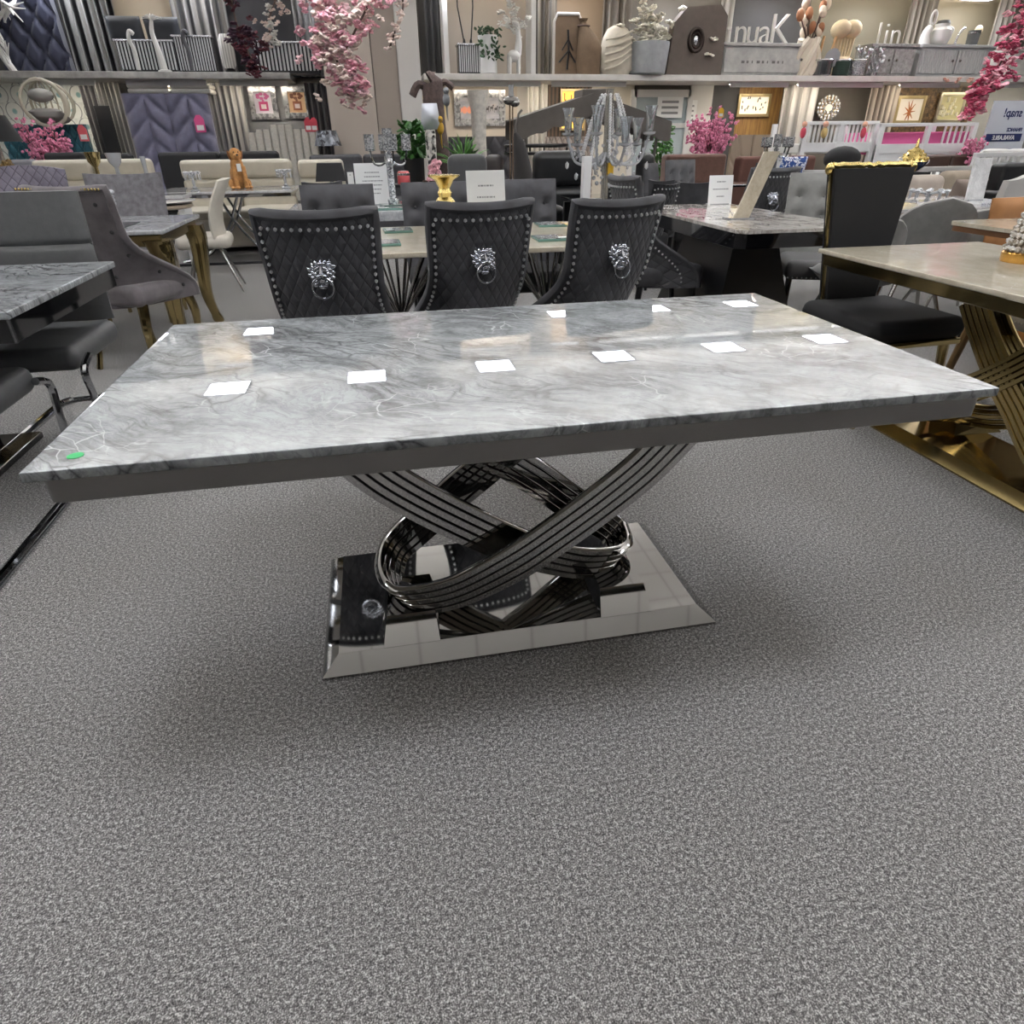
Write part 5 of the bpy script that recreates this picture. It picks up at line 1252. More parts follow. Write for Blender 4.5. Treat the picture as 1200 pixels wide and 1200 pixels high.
p = at(384, 180, 12.3); zs = at(384, 171, 12.0).z; zt = at(384, 153, 12.0).z; t = thing('table_lamp', 'table lamp with black and silver patterned shade beside the pillar', 'lamp', (at(384, 165, 12.0).x, 12.0, 0))
B().lathe([(.21, zs), (.15, zt), (.14, zt), (.2, zs)], 22).build('lamp_shade', glitter('black sequin shade', '#202026', '#8c9198', 22, .35, .3), t); B().lathe([(.12, 0), (.12, .03), (.04, .06), (.03, zs)], 14).build('stem', BLACKM, t)
# right lower bays
curtain(618, 641, BY, 0, 2.07, PALESILK, 'pale grey drape left of the dark timber slats', 4)
curtain(912, 952, BY, 0, 2.07, striped('grey and white striped drape', '#77736f', '#cbc7c1', 5, .5), 'grey and white striped drape right of the oak panelling', 4)
curtain(1012, 1046, BY, 0, 2.07, striped('taupe striped drape', '#6b6259', '#a79d90', 8, .5), 'taupe striped drape left of the bronze wallpaper', 5)
headboard(526, 160, 602, 200, 12.4, mt('graphite velvet', '#3a383b', .8, var=.2, sheen=.3), 'graphite buttoned headboard under the horse picture', 'tuft', 5, 3)
headboard(638, 160, 694, 186, 12.6, mt('mink velvet', '#a3958a', .8, sheen=.3), 'mink tufted headboard below the yellow lit picture', 'tuft', 9, 5)
headboard(855, 158, 903, 183, 12.6, mt('taupe panel velvet', '#857665', .7), 'taupe headboard with fanned seams under the lit script picture', 'fan', 6, 3)
GFR = mt('champagne frame', '#c5b183', .3, .7)
sky = NT('horse print sky'); sky.set(Base_Color=sky.ramp(sky.noise(sky.coords('Object', (1, 1, 3)), 2.5, 4, .6), [(.3, '#63656c'), (.6, '#9c9aa0'), (.8, '#d5b09a')]), Roughness=.5)
def horses(c, w_, h):
    m = B()
    for i in range(6):
        x = -.02 + w_ * .42 * (i / 5) - .0; z = h * (.48 + .03 * (i % 2)); m.ell((x, -.013, z), (w_ * .035, .003, h * .035), 10, 6); m.ell((x + w_ * .03, -.013, z + h * .055), (w_ * .012, .003, h * .035), 8, 6, (0, .5, 0))
        for k in (-1, 1): m.cyl((x + k * w_ * .02, -.013, z - h * .02), (x + k * w_ * .03, -.013, z - h * .1), .006, .004, 6)
    m.build('painted_horses', mt('dark umber ink', '#2e2b2c', .6), c)
    m = B()
    for i in range(3): m.ell((-w_ * (.40 - .1 * i), -.013, h * .45), (w_ * .055, .003, h * .1), 10, 6)
    m.build('painted_glow', mt('coral ink', '#d98d72', .6), c)
picture(532, 105, 592, 148, 13.74, MIRF, sky.m, 'mirror framed picture of running horses under a grey and coral sky', .12, extra=horses)
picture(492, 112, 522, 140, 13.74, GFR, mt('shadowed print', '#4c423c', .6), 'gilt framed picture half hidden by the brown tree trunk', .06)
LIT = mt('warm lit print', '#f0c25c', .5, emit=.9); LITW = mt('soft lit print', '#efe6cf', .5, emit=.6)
def strokes(col, n, seed, wd=.008):
    def f(c, w_, h):
        r = random.Random(seed); m = B()
        for i in range(n):
            x = r.uniform(-.36, .36) * w_; z = r.uniform(.2, .8) * h; m.tube([(x, -.016, z), (x + r.uniform(-.03, .05) * w_, -.016, z + r.uniform(.05, .18) * h)], wd, 6)
        m.build('painted_strokes', col, c)
    return f
picture(656, 104, 686, 153, 13.74, GFR, LIT, 'tall yellow backlit picture beside the dark timber slats', .04, extra=strokes(mt('ochre ink', '#8f6420', .6), 26, 3))
def script_(c, w_, h):
    txt('eeuur', .26 * h / .55, mt('violet grey ink', '#6f6878', .6), c, (0, -.014, h * .44), mirror=False, ext=.001, name='painted_script')
    bx(-w_ * .38, -.0135, h * .26, w_ * .38, -.0125, h * .30).build('painted_line', mt('violet grey ink', '#6f6878', .6), c)
picture(864, 110, 902, 137, 13.74, GFR, LITW, 'lit cream picture with brushed shapes on the oak panelling', .05, extra=strokes(mt('violet grey ink', '#6f6878', .6), 14, 5, .012))
def flowerart(c, w_, h):
    m = B()
    for i in range(9): a = i * 2 * pi / 9; m.tube([(0, -.015, h * .42), (w_ * .2 * math.cos(a), -.015, h * .45 + w_ * .3 * math.sin(a))], [.02, .004], 6)
    m.build('painted_petals', mt('rust ink', '#a5632f', .6), c)
picture(1049, 112, 1082, 145, 13.74, GFR, mt('ivory print', '#d9cfc0', .6, emit=.15), 'gilt framed flower picture on the bronze wallpaper', .06, extra=flowerart)
picture(1098, 108, 1129, 144, 13.74, mt('silver gilt frame', '#b4ab95', .3, .7), mt('olive print', '#b7ae80', .6, emit=.15), 'silver gilt framed picture with pale blocks at the right of the bronze wallpaper', .06, extra=strokes(mt('cream ink', '#e9e3c8', .6), 14, 9, .03))
# crystal clock
x, z, w_, h = rect(961, 111, 988, 141, 13.5); t = thing('wall_clock', 'octagonal crystal framed wall ornament on the dark taupe wall', 'clock', (x, 13.6, z + h / 2)); m = B()
o1 = [(w_ / 2 * math.cos(pi / 8 + k * pi / 4), h / 2 * math.sin(pi / 8 + k * pi / 4)) for k in range(8)]; m.prism(o1, 'y', 0, .05); m.build('frame', mt('gilt crystal', '#c7b58d', .2, .8), t)
m = B()
for R_, n in ((.46, 18), (.34, 14), (.2, 8)):
    for i in range(n): a = 2 * pi * i / n; m.ico((w_ * R_ * math.cos(a), -.012, h * R_ * math.sin(a)), (.03, .02, .035), 1)
m.build('crystals', SPARK, t); m = B(); m.prism([(x_ * .3, z_ * .3) for x_, z_ in o1], 'y', -.02, 0); m.build('face', mt('pearl face', '#e6e0d2', .3), t)
# glass door (structure)
x0, x1 = panel_x(741, 806, 140, 13.7); zt = at(773, 105, 13.7).z
dd = bpy.data.objects.new('door_1', None); C.objects.link(dd); dd.location = ((x0 + x1) / 2, 13.72, 0); dd['kind'] = 'structure'; w2 = (x1 - x0) / 2; m = B(); WF = mt('white door frame', '#d9d8d4', .4)
for s in (-1, 1): m.box(s * w2 - .05, -.05, 0, s * w2 + .05, .05, zt)
m.box(-w2, -.05, zt - .12, w2, .05, zt); m.box(-w2, -.05, 0, w2, .05, .14); m.box(-.04, -.04, .1, .04, .04, zt - .1); m.box(-w2, -.045, 1.38, w2, .045, 1.46); o = m.build('door_frame', WF, dd)
for s in (-1, 1): o = bx(s * w2 / 2 - w2 / 2 + .03, -.012, .1, s * w2 / 2 + w2 / 2 - .03, .0, zt - .1).build('door_pane', mt('daylit door glass', '#aeb9bb', .08, .0, coat=.8), dd)
t = thing('poster', 'small white printed notice on the glass door', 'poster', (at(786, 130, 13.6).x, 13.66, at(786, 138, 13.6).z)); bx(-.26, -.008, 0, .26, 0, .34).build('paper', CARD, t); m = B()
for k in range(3): m.box(-.17, -.010, .06 + .09 * k, .17, -.008, .10 + .09 * k)
m.build('printed_lines', INK, t)
t = thing('poster', 'plain white paper notice on the white panel left of the large pink blossom tree', 'poster', (at(810, 137, 13.6).x, 13.74, at(810, 147, 13.6).z)); bx(-.16, -.006, 0, .16, 0, .42).build('paper', CARD, t); m = B()
for k in range(4): m.box(-.1, -.008, .07 + .08 * k, .1, -.006, .10 + .08 * k)
m.build('printed_lines', INK, t)
# white bunk beds
def bunk(px0, px1, pyt, pyb, Y, lab, pink=True, solid=False):
    a = at(px0, (pyt + pyb) / 2, Y); b = at(px1, (pyt + pyb) / 2, Y); w_ = b.x - a.x; zt = at((px0 + px1) / 2, pyt, Y).z
    t = thing('bunk_bed', lab, 'bed', ((a.x + b.x) / 2, Y, 0)); z1 = zt - .3
    bx(-w_ / 2, -.03, zt - .05, w_ / 2, .03, zt, bev=.006).build('top_rail', WHITE, t); bx(-w_ / 2, -.025, z1 - .14, w_ / 2, .025, z1, bev=.006).build('guard_rail', WHITE, t)
    if solid: bx(-w_ / 2, -.02, z1 - .26, w_ / 2, .02, z1 - .14).build('side_board', WHITE, t)
    for s in (-1, 0, 1):
        bx(s * (w_ / 2 - .04) - .04, -.035, 0, s * (w_ / 2 - .04) + .04, .035, zt - .02, bev=.005).build('post', WHITE, t)
        if s: bx(s * (w_ / 2 - .04) - .04, .9, 0, s * (w_ / 2 - .04) + .04, .97, zt - .02, bev=.005).build('post', WHITE, t)
    n = 16
    for i in range(1, n):
        if i == n // 2 or (pink and i < 11): continue
        x = -w_ / 2 + .06 + (w_ - .12) * i / n; bx(x - .014, -.012, z1, x + .014, .012, zt - .04).build('slat', WHITE, t)
    bx(-w_ / 2 + .04, .04, z1 - .16, w_ / 2 - .04, .93, z1 + (.17 if pink else -.02), bev=.03).build('mattress', mt('pink bedding', '#cf5d92', .8) if pink else mt('white cotton', '#e0ded9', .8), t)
    bx(-w_ / 2 + .04, .03, .28, w_ / 2 - .04, .93, .42, bev=.03).build('lower_mattress', mt('white cotton', '#e0ded9', .8), t); bx(-w_ / 2 + .02, -.025, .26, w_ / 2 - .02, .025, .40).build('lower_rail', WHITE, t)
    return t
bunk(938, 1024, 142, 195, 11.0, 'white slatted bunk bed in front of the crystal wall ornament', False)
bunk(1026, 1138, 144, 197, 10.9, 'white bunk bed with pink bedding in front of the bronze wallpaper', True, True)
for px, lab in ((945, 'left'), (1016, 'right')):
    q = at(px, 153, 10.85); t = thing('soft_toy', 'small red doll tied to the white slatted bunk bed, %s one' % lab, 'toy', (q.x, 10.93, q.z - .1)); B().ell((0, 0, .07), (.05, .03, .08), 10, 8).build('body', mt('red cloth', '#b13a4c', .8), t); B().ell((0, 0, .19), .042, 10, 8).build('head', mt('doll face', '#d7a58d', .8), t)
q = at(970, 153, 10.85); t = thing('soft_toy', 'small straw coloured doll on the white slatted bunk bed', 'toy', (q.x, 10.93, q.z - .1)); B().ell((0, 0, .07), (.06, .03, .08), 10, 8).build('body', mt('straw cloth', '#b79c63', .8), t); B().ell((0, 0, .19), .045, 10, 8).build('head', mt('doll face', '#d7a58d', .8), t)
for px in (985, 957): 
    pass
q = at(987, 186, 9.3); o = B().ell((0, 0, 0), (.28, .16, .16), 16, 8).build('cushion', BLK, None, 40, (q.x, 9.3, q.z)); tag(o, 'black rounded cushion in front of the white slatted bunk bed', 'cushion')
t = thing('ottoman', 'dark ottoman under the black rounded cushion', 'ottoman', (q.x, 9.3, 0)); bx(-.26, -.2, .05, .26, .2, q.z - .15, bev=.05, seg=3).build('seat', BLK, t); bx(-.22, -.16, 0, .22, .16, .06).build('base', BLACKM, t)
# mirrored finance board: the photo is mirrored, so is its writing
x, z, w_, h = rect(1157, 118, 1206, 172, 11.8); t = thing('banner_stand', 'white upright finance banner with mirrored navy lettering at the right edge', 'sign', (x, 11.8, 0)); z0 = z; bd = bx(-w_ / 2, -.012, z0, w_ / 2, .012, z0 + h).build('board', mt('banner white', '#dfe2e8', .5), t)
bx(-w_ / 2, -.02, 0, w_ / 2, .02, z0).build('lower_panel', mt('banner white', '#dfe2e8', .5), t); bx(-w_ / 2, -.15, 0, w_ / 2, .15, .03).build('foot', SILVER, t)
NAVY = mt('navy print', '#25305e', .5)
bx(-w_ * .46, -.016, z0 + h * .12, w_ * .40, -.012, z0 + h * .29).build('printed_band', NAVY, t)
txt('snap!', h * .26, NAVY, t, (.02, -.014, z0 + h * .66), mirror=True, bold=.004); txt('FINANCE', h * .11, NAVY, t, (w_ * .18, -.014, z0 + h * .34), mirror=True, bold=.003); txt('AVAILABLE', h * .135, CARD, t, (-w_ * .03, -.018, z0 + h * .16), mirror=True, bold=.003)

# ================================================================ upper display floor
UY = 13.15
def up(px0, px1, pyt, Y=UY, py=55):
    a = at(px0, py, Y); b = at(px1, py, Y); return (a.x + b.x) / 2, b.x - a.x, at((px0 + px1) / 2, pyt, Y).z - SH1
def upthing(name, lab, cat, px0, px1, pyt, Y=UY, group=None, py=55):
    x, w_, h = up(px0, px1, pyt, Y, py); return thing(name, lab, cat, (x, Y, SH1), 0, group), w_, h
STRIPD = striped('black and silver striped drape', '#2a2a2c', '#b5b3b0', 6, .4, .3)
curtain(64, 78, 13.5, SH1, 3.7, PALESILK, 'pale drape behind the navy padded panel, upper display', 3)
curtain(79, 142, 13.55, SH1, 3.7, STRIPD, 'black and silver striped drape left of the fluted mirror console', 9)
curtain(206, 272, 13.55, SH1, 3.7, striped('pewter striped drape', '#3d3c3c', '#9c9892', 7, .4, .3), 'pewter striped drape right of the fluted mirror console', 8)
curtain(346, 380, 13.5, SH1, 3.7, SILK, 'silver drape at the end of the upper display, by the pillar', 5)
curtain(498, 522, 13.55, SH1, 3.7, mt('graphite drape', '#3e3d3d', .5), 'graphite drape between the pillar and the white cube frame', 3)
curtain(622, 650, 13.5, SH1, 3.7, striped('bronze striped drape', '#4a4540', '#8f867a', 8, .4, .2), 'bronze striped drape right of the white cube frame', 4)
curtain(704, 738, 13.55, SH1, 3.7, mt('umber drape', '#6a6259', .5), 'umber drape behind the cream wrapped pouffe', 4)
curtain(840, 856, 13.55, SH1, 3.7, PALESILK, 'pale drape edge right of the ring fronted panel', 2)
curtain(1058, 1090, 13.5, SH1, 3.7, striped('sand striped drape', '#6f675c', '#a89f92', 7, .5), 'sand striped drape between the two grey chests, upper display', 5)
curtain(1160, 1180, 13.5, SH1, 3.7, striped('stone striped drape', '#8b8479', '#b7afa3', 7, .5), 'stone striped drape behind the climbing pink blossoms', 3)
# navy padded panel with white coral sculpture
t, w_, h = upthing('padded_panel', 'navy quilted padded panel at the far left of the upper display', 'headboard', 2, 80, -25, 13.3); m = B()
def fn(u, v):
    a = abs(((u * 1.5 + v * 2.4) % 1) - .5); b = abs(((u * 1.5 - v * 2.4) % 1) - .5); d = .16 * (min(1, (.5 - a) * 4) * min(1, (.5 - b) * 4)) ** .5 * .55
    return V((u * w_ / 2 * (1 - .08 * v), -.05 - d, h * v)), V((u * w_ / 2 * (1 - .08 * v), .05, h * v))
m.shell(fn, 40, 40); m.build('padding', mt('navy satin', '#23263a', .7, sheen=.3), t, 60); bx(-w_ / 2, .05, 0, w_ / 2, .09, h * .98).build('backing', BLK, t)
t, w_, h = upthing('coral_sculpture', 'white branching coral sculpture in front of the navy padded panel', 'ornament', -4, 36, 2, 12.95); m = B()
m.tube(cr([(-.1, 0, 0), (-.22, 0, h * .35), (-.2, 0, h * .6), (0, 0, h * .85), (.12, 0, h * .95)], 5), [.05] * 10 + [.045, .04, .035, .03, .028, .026, .024, .022, .02, .018, .015], 8)
for i in range(22): a = RND.uniform(0, 6); m.tube([(.1 + RND.uniform(-.08, .06), 0, h * .92), (.12 + .2 * math.cos(a), .1 * math.sin(a), h * .9 + .16 * math.sin(a * 2))], [.022, .006], 6)
for i in range(14): m.tube([(-.12, 0, .03 * i), (-.2 + RND.uniform(-.1, .2), RND.uniform(-.1, .1), .03 * i + .14)], [.02, .006], 6)
m.build('branches', mt('white plaster', '#dddbd6', .6), t)
def fluted(px0, px1, pyt, lab, mat0=None, mat1=None, Y=UY, n=24, d=.4, cat='console', name='fluted_console'):
    t, w_, h = upthing(name, lab, cat, px0, px1, pyt, Y); bx(-w_ / 2, -d / 2 + .03, .04, w_ / 2, d / 2, h - .03).build('carcass', mat0 or mt('dark mirror carcass', '#2d2d30', .2, .5), t); bx(-w_ / 2 - .02, -d / 2 - .01, h - .03, w_ / 2 + .02, d / 2, h, bev=.005).build('top', mat1 or SILVER, t)
    m = B()
    for i in range(n): x = -w_ / 2 + w_ * (i + .5) / n; m.cyl((x, -d / 2 + .03, .04), (x, -d / 2 + .03, h - .03), w_ / n * .31, n=10)
    m.build('flutes', mt('polished flute', '#ececed', .2, .4), t); bx(-w_ / 2 + .03, -d / 2 + .05, 0, w_ / 2 - .03, d / 2, .04).build('plinth', BLACKM, t); return t, w_, h
f1, fw, fh = fluted(140, 206, 48, 'fluted mirror console topped by two black cushions, upper display', n=17)
t, w_, h = fluted(206, 250, 42, 'taller fluted mirror screen in front of the pewter drape', n=14, d=.2, cat='screen', name='fluted_screen')
fluted(298, 372, 50, 'fluted mirror chest behind the dark red garland', n=17)
x, w_, h = up(144, 210, 36, 13.2)
for s, lab in ((-1, 'left'), (1, 'right')): o = B().pillow(.5, .32, .14, rot=(-1.35, 0, 0)).build('cushion', mt('slate black satin', '#23262c', .5, sheen=.2), None, 60, (f1.location.x + s * .27, 13.18, SH1 + fh + .15)); tag(o, 'slate black cushion on the fluted mirror console, %s of the white palm lamp' % lab, 'cushion')
t = thing('palm_lamp', 'white palm shaped torch standing before the fluted mirror console', 'ornament', (at(178, 40, 12.85).x, 12.88, SH1)); h = at(178, 18, 12.85).z - SH1; B().tube(cr([(.06, 0, 0), (.03, 0, h * .4), (0, 0, h * .7), (.03, 0, h * .93)], 5), [.05 - .0016 * i for i in range(16)], 8).build('stem', mt('white plaster', '#dddbd6', .6), t); m = B()
for i in range(9): a = pi * i / 8; m.tube(cr([(.03, 0, h * .92), (.03 + .07 * math.cos(a), 0, h * .95 + .05 * math.sin(a)), (.03 + .15 * math.cos(a), .02, h * .95 + .04 * math.sin(a))], 4), [.018] * 5 + [.014, .01, .007, .004], 6, flat=.4)
m.build('fronds', mt('white plaster', '#dddbd6', .6), t); B().lathe([(.1, 0), (.1, .02), (.04, .04)], 16, (.06, 0, 0)).build('base', mt('white plaster', '#dddbd6', .6), t)
for px, lab in ((152, 'small white curled bird ornament at the left of the fluted mirror console'), (216, 'small black and white bird ornament right of the black cushions')):
    q = at(px, 44, 12.85); t = thing('bird_ornament', lab, 'ornament', (q.x, 12.9, SH1)); hh = at(px, 36, 12.85).z - SH1; B().tube(cr([(0, 0, 0), (.01, 0, hh * .5), (-.03, 0, hh * .8), (0, 0, hh), (.05, 0, hh * .93)], 5), .03, 8).build('body', mt('white plaster', '#dddbd6', .6) if px < 200 else mt('black white glaze', '#4b4b50', .3), t); B().lathe([(.06, 0), (.06, .02), (.02, .03)], 14).build('base', BLACKM, t)
t, w_, h = upthing('fluted_vase', 'white fluted vase on black foot left of the dark red garland', 'vase', 256, 274, 40, 12.95); B().lathe([(w_ * .35, .06), (w_ * .45, .1), (w_ * .5, h * .5), (w_ * .46, h * .85), (w_ * .3, h), (w_ * .2, h)], 20).build('body', striped('white fluting', '#bdb9b2', '#e8e5df', 26, .4), t); B().lathe([(w_ * .3, 0), (w_ * .36, .02), (w_ * .2, .06)], 16).build('foot', BLACKM, t)
# garlands of blossom
def garland(pts, Y, rad, n, mats, lab, rb=.05, name='blossom_garland', hang=None):
    P = [at(px, py, Y) for px, py in pts]; o = P[-1]; t = thing(name, lab, 'flowers', o)
    L = cr([p - o for p in P], 6); B().tube(L, .014, 6).build('stem', TWIG, t)
    for j, mt_ in enumerate(mats):
        m = B()
        for i in range(n // len(mats)):
            f = RND.random(); p = L[int(f * (len(L) - 1))]; rr = rad * (.4 + .6 * math.sin(pi * min(1, .15 + .85 * f)))
            rose(m, p + V((RND.gauss(0, .5), RND.gauss(0, .4), RND.gauss(0, .5))) * rr, rb * RND.uniform(.7, 1.2))
        m.build('blossoms', mt_, t)['kind'] = 'stuff'
    return t
WINE = mt('dark red petal', '#4a1220', .7, var=.3, vscale=20)
garland([(266, -22), (278, 30), (288, 55), (302, 84)], 12.3, .22, 70, [WINE, mt('plum petal', '#35142a', .7)], 'dark red blossom garland hanging over the left upper display edge', .07)
garland([(330, -20), (320, 8), (314, 30), (322, 48)], 12.95, .2, 50, [mt('white petal', '#d9d7d0', .7), CREAMP], 'white orchid spray above the fluted mirror chest', .06, name='orchid_spray')
garland([(378, -25), (382, 25), (390, 62), (408, 92), (414, 106)], 10.6, .36, 270, [mt('blush petal', '#eac4c8', .7, var=.15), mt('soft rose petal', '#dba0ac', .7, var=.2), CREAMP], 'thick pale pink blossom garland hanging in front of the beige pillar', .075)
garland([(442, -25), (432, 5), (420, 28), (405, 58)], 10.4, .2, 60, [CREAMP, PALEPINK], 'sparse cream blossom branch hanging in front of the mushroom pillar', .07)
garland([(470, -25), (472, 10), (464, 34), (456, 58)], 10.4, .09, 14, [CREAMP], 'short cream blossom sprig hanging before the white pillar casing', .07)
garland([(1215, -15), (1190, 40), (1172, 75), (1152, 105), (1138, 132)], 11.2, .26, 220, [PALEPINK, mt('deep rose petal', '#a8445f', .7, var=.3), mt('deep rose petal', '#a8445f', .7)], 'long rose pink blossom garland climbing at the right of the upper display', .075)
for px, lab in ((1112, 'left'), (1126, 'middle'), (1140, 'right')):
    q = at(px, 101, 12.6); m = B(); rose(m, (0, 0, 0), .07); o = m.build('blossom', mt('peach petal', '#d7a795', .7), None, 60, (q.x, 12.71, SH0 + .03)); tag(o, 'peach blossom tucked on the shelf edge, %s of three left of the rose garland' % lab, 'flowers')
# white cube frame and its contents
x, w_, h = up(521, 622, -20, 13.3, 45); cube = t = thing('cube_shelf', 'white open cube frame with lit interior, upper display', 'shelf', (x, 13.3, SH1)); WC = mt('white cube board', '#d8d5cf', .5)
for s in (-1, 1): bx(s * w_ / 2 - .04, -.22, 0, s * w_ / 2 + .04, .22, h).build('side_panel', WC, t)
bx(-w_ / 2, -.22, h - .06, w_ / 2, .22, h).build('top', WC, t)
fluted(536, 566, 52, 'silver fluted box under two hanging cords in the white cube frame', n=12, cat='box', name='fluted_box', d=.3)
for px, lab in ((536, 'left'), (554, 'right')):
    a = at(px, 8, 13.3); b = at(px + (8 if px < 540 else -2), 50, 13.3); m = B(); k_ = V((cube.location.x, 0, SH1)); m.tube([V((a.x, 0, SH1 + h - .06)) - k_, V((a.x, 0, a.z)) - k_, V((b.x, 0, b.z)) - k_], .012, 7); cd = m.build('hanging_cord', BLACKM, cube); B().ell(V((b.x, 0, b.z)) - k_, (.025, .025, .06), 8, 6).build('tassel', BLACKM, cd)
t, w_, h = upthing('planter', 'green trailing plant in a tall white pot in the white cube frame', 'plant', 560, 584, 30, 12.98); B().lathe([(w_ * .3, 0), (w_ * .42, .02), (w_ * .4, h * .45), (w_ * .5, h * .8), (w_ * .42, h * .8), (w_ * .3, h * .5)], 18).build('pot', WHITE, t); m = B()
for i in range(130): m.ico((RND.gauss(0, w_ * .26), RND.gauss(-.08, w_ * .16), h * RND.uniform(.28, .95)), (.05, .03, .018), 1, (RND.uniform(-1, 1), RND.uniform(-1, 1), RND.uniform(0, 6)))
m.build('foliage', DGREEN, t)['kind'] = 'stuff'
t, w_, h = upthing('giraffe_figure', 'white giraffe shaped figure crowned with white blossoms', 'ornament', 590, 614, 12, 12.98); PL = mt('white plaster', '#dddbd6', .6); m = B(); m.ell((0, 0, h * .3), (w_ * .34, .1, h * .1), 14, 8); m.tube(cr([(w_ * .2, 0, h * .32), (w_ * .24, 0, h * .55), (w_ * .18, 0, h * .78)], 5), [.06] * 4 + [.055, .05, .045, .042, .04, .038, .036], 8); m.ell((w_ * .1, 0, h * .8), (w_ * .18, .05, h * .04), 12, 8, (0, .3, 0))
for sx_ in (-1, 1):
    for sy_ in (-1, 1): m.cyl((sx_ * w_ * .22, sy_ * .05, h * .28), (sx_ * w_ * .22, sy_ * .06, 0), .032, .024, 8)
m.build('body', PL, t); m = B()
for i in range(34): rose(m, V((RND.gauss(0, .12), RND.gauss(0, .07), h * .9 + RND.gauss(0, .12))), .055)
m.build('blossoms', mt('white petal', '#d9d7d0', .7), t)['kind'] = 'stuff'
# brown draped panel pair
t, w_, h = upthing('draped_chair_cover', 'brown fabric covered upright with a cream border and dark twig motif', 'screen', 648, 680, 17, 13.1); m = B()
m.prism([(-w_ / 2, 0), (w_ / 2, 0), (w_ / 2, h * .9), (w_ * .38, h), (-w_ * .38, h), (-w_ / 2, h * .9)], 'y', -.05, .05); m.build('cover', mt('cocoa cloth', '#63513f', .85, var=.15, bump=.3, bscale=12), t)
m = B(); m.tube([(-w_ / 2, -.05, 0), (-w_ / 2, -.05, h * .88), (-w_ * .38, -.05, h), (w_ * .38, -.05, h), (w_ / 2, -.05, h * .88), (w_ / 2, -.05, h * .5)], .025, 8); m.build('border', PALESILK, t); m = B()
m.tube([(0, -.06, h * .1), (.02, -.06, h * .45), (.0, -.06, h * .75)], .018, 6)
for s in (-1, 1): m.tube([(.02, -.06, h * .42), (s * w_ * .3, -.06, h * .22)], .014, 6); m.tube([(.01, -.06, h * .6), (s * w_ * .2, -.06, h * .42)], .012, 6)
m.build('twig_motif', BLACKM, t)
t, w_, h = upthing('draped_sack', 'brown gathered cloth bag right of the twig motif cover', 'bag', 676, 706, 26, 13.0); m = B()
m.loft([[(w_ * .5 * k * math.cos(a * pi / 8) + dx, .16 * k2 * math.sin(a * pi / 8), z_ * h) for a in range(16)] for k, k2, dx, z_ in ((.9, 1, 0, 0), (1, 1.1, 0, .2), (1, 1, 0, .5), (.7, .7, -.05, .75), (.3, .4, -.12, .92), (.2, .3, -.13, 1.0), (.34, .5, -.13, 1.06))]); m.build('sack', mt('cocoa cloth', '#63513f', .85, bump=.3, bscale=12), t); B().tube([(-.12 + .1 * math.cos(a * pi / 6), .06 * math.sin(a * pi / 6), h * .93) for a in range(12)], .014, 6, True).build('tie', TWIG, t)
t, w_, h = upthing('wrapped_pouffe', 'cream cloth wrapped pouffe left of the grey flower pot', 'pouffe', 703, 742, 30, 12.95); m = B(); m.loft([[(w_ * .5 * k * math.cos(a * pi / 8), .2 * k * math.sin(a * pi / 8), z_ * h) for a in range(16)] for k, z_ in ((.8, 0), (1, .12), (1.0, .45), (.86, .75), (.6, .93), (.25, 1.0))]); m.build('body', mt('cream wrap', '#c5bcab', .8, var=.12, vscale=9, bump=.4, bscale=10), t)
m = B()
for i in range(5): m.tube(cr([(-w_ * .42, -.16, h * (.1 + .15 * i)), (0, -.22, h * (.2 + .14 * i)), (w_ * .36, -.15, h * (.4 + .12 * i))], 5), .018, 6)
m.build('wrap_folds', mt('cream wrap', '#c5bcab', .8), t)
t, w_, h = upthing('flower_pot', 'large grey pot filled with ivory blossoms', 'plant', 738, 783, 50, 12.92); B().lathe([(w_ * .4, 0), (w_ * .44, .02), (w_ * .5, h * .85), (w_ * .5, h), (w_ * .44, h), (w_ * .42, h * .85)], 24).build('pot', mt('concrete glaze', '#8f9193', .6, var=.15), t); m = B()
for i in range(80): rose(m, V((RND.gauss(0, w_ * .25), RND.gauss(0, .1), h + abs(RND.gauss(.16, .2)))), .075)
m.build('blossoms', mt('ivory petal', '#d8d2c2', .7, var=.1), t)['kind'] = 'stuff'
t, w_, h = upthing('padded_panel', 'brown grey upright panel with a dark ring and two pale flowers', 'panel', 780, 845, 6, 13.0); m = B(); m.prism([(-w_ / 2, 0), (w_ / 2, 0), (w_ * .5, h * .85), (w_ * .36, h), (-w_ * .22, h * .96), (-w_ * .42, h * .75)], 'y', -.12, .1); m.build('body', mt('mole cloth', '#554c46', .85, var=.12), t)
m = B(); rz = h * .5
for rr, tr in ((.16, .035), (.10, .02)): m.tube([(-.03 + rr * .75 * math.cos(a * pi / 12), -.14, rz + rr * math.sin(a * pi / 12)) for a in range(24)], tr, 8, True)
m.build('ring', mt('dark bronze ring', '#2b221d', .3, .6), t); B().ell((-.03, -.13, rz), (.05, .02, .08), 12, 8).build('ring_centre', SILVER, t); 
for p_, r_ in (((.25, -.15, h * .3), .09), ((.3, -.15, h * .52), .08)): m = B(); rose(m, V(p_), r_); m.build('flower', mt('ivory petal', '#d8d2c2', .7), t)
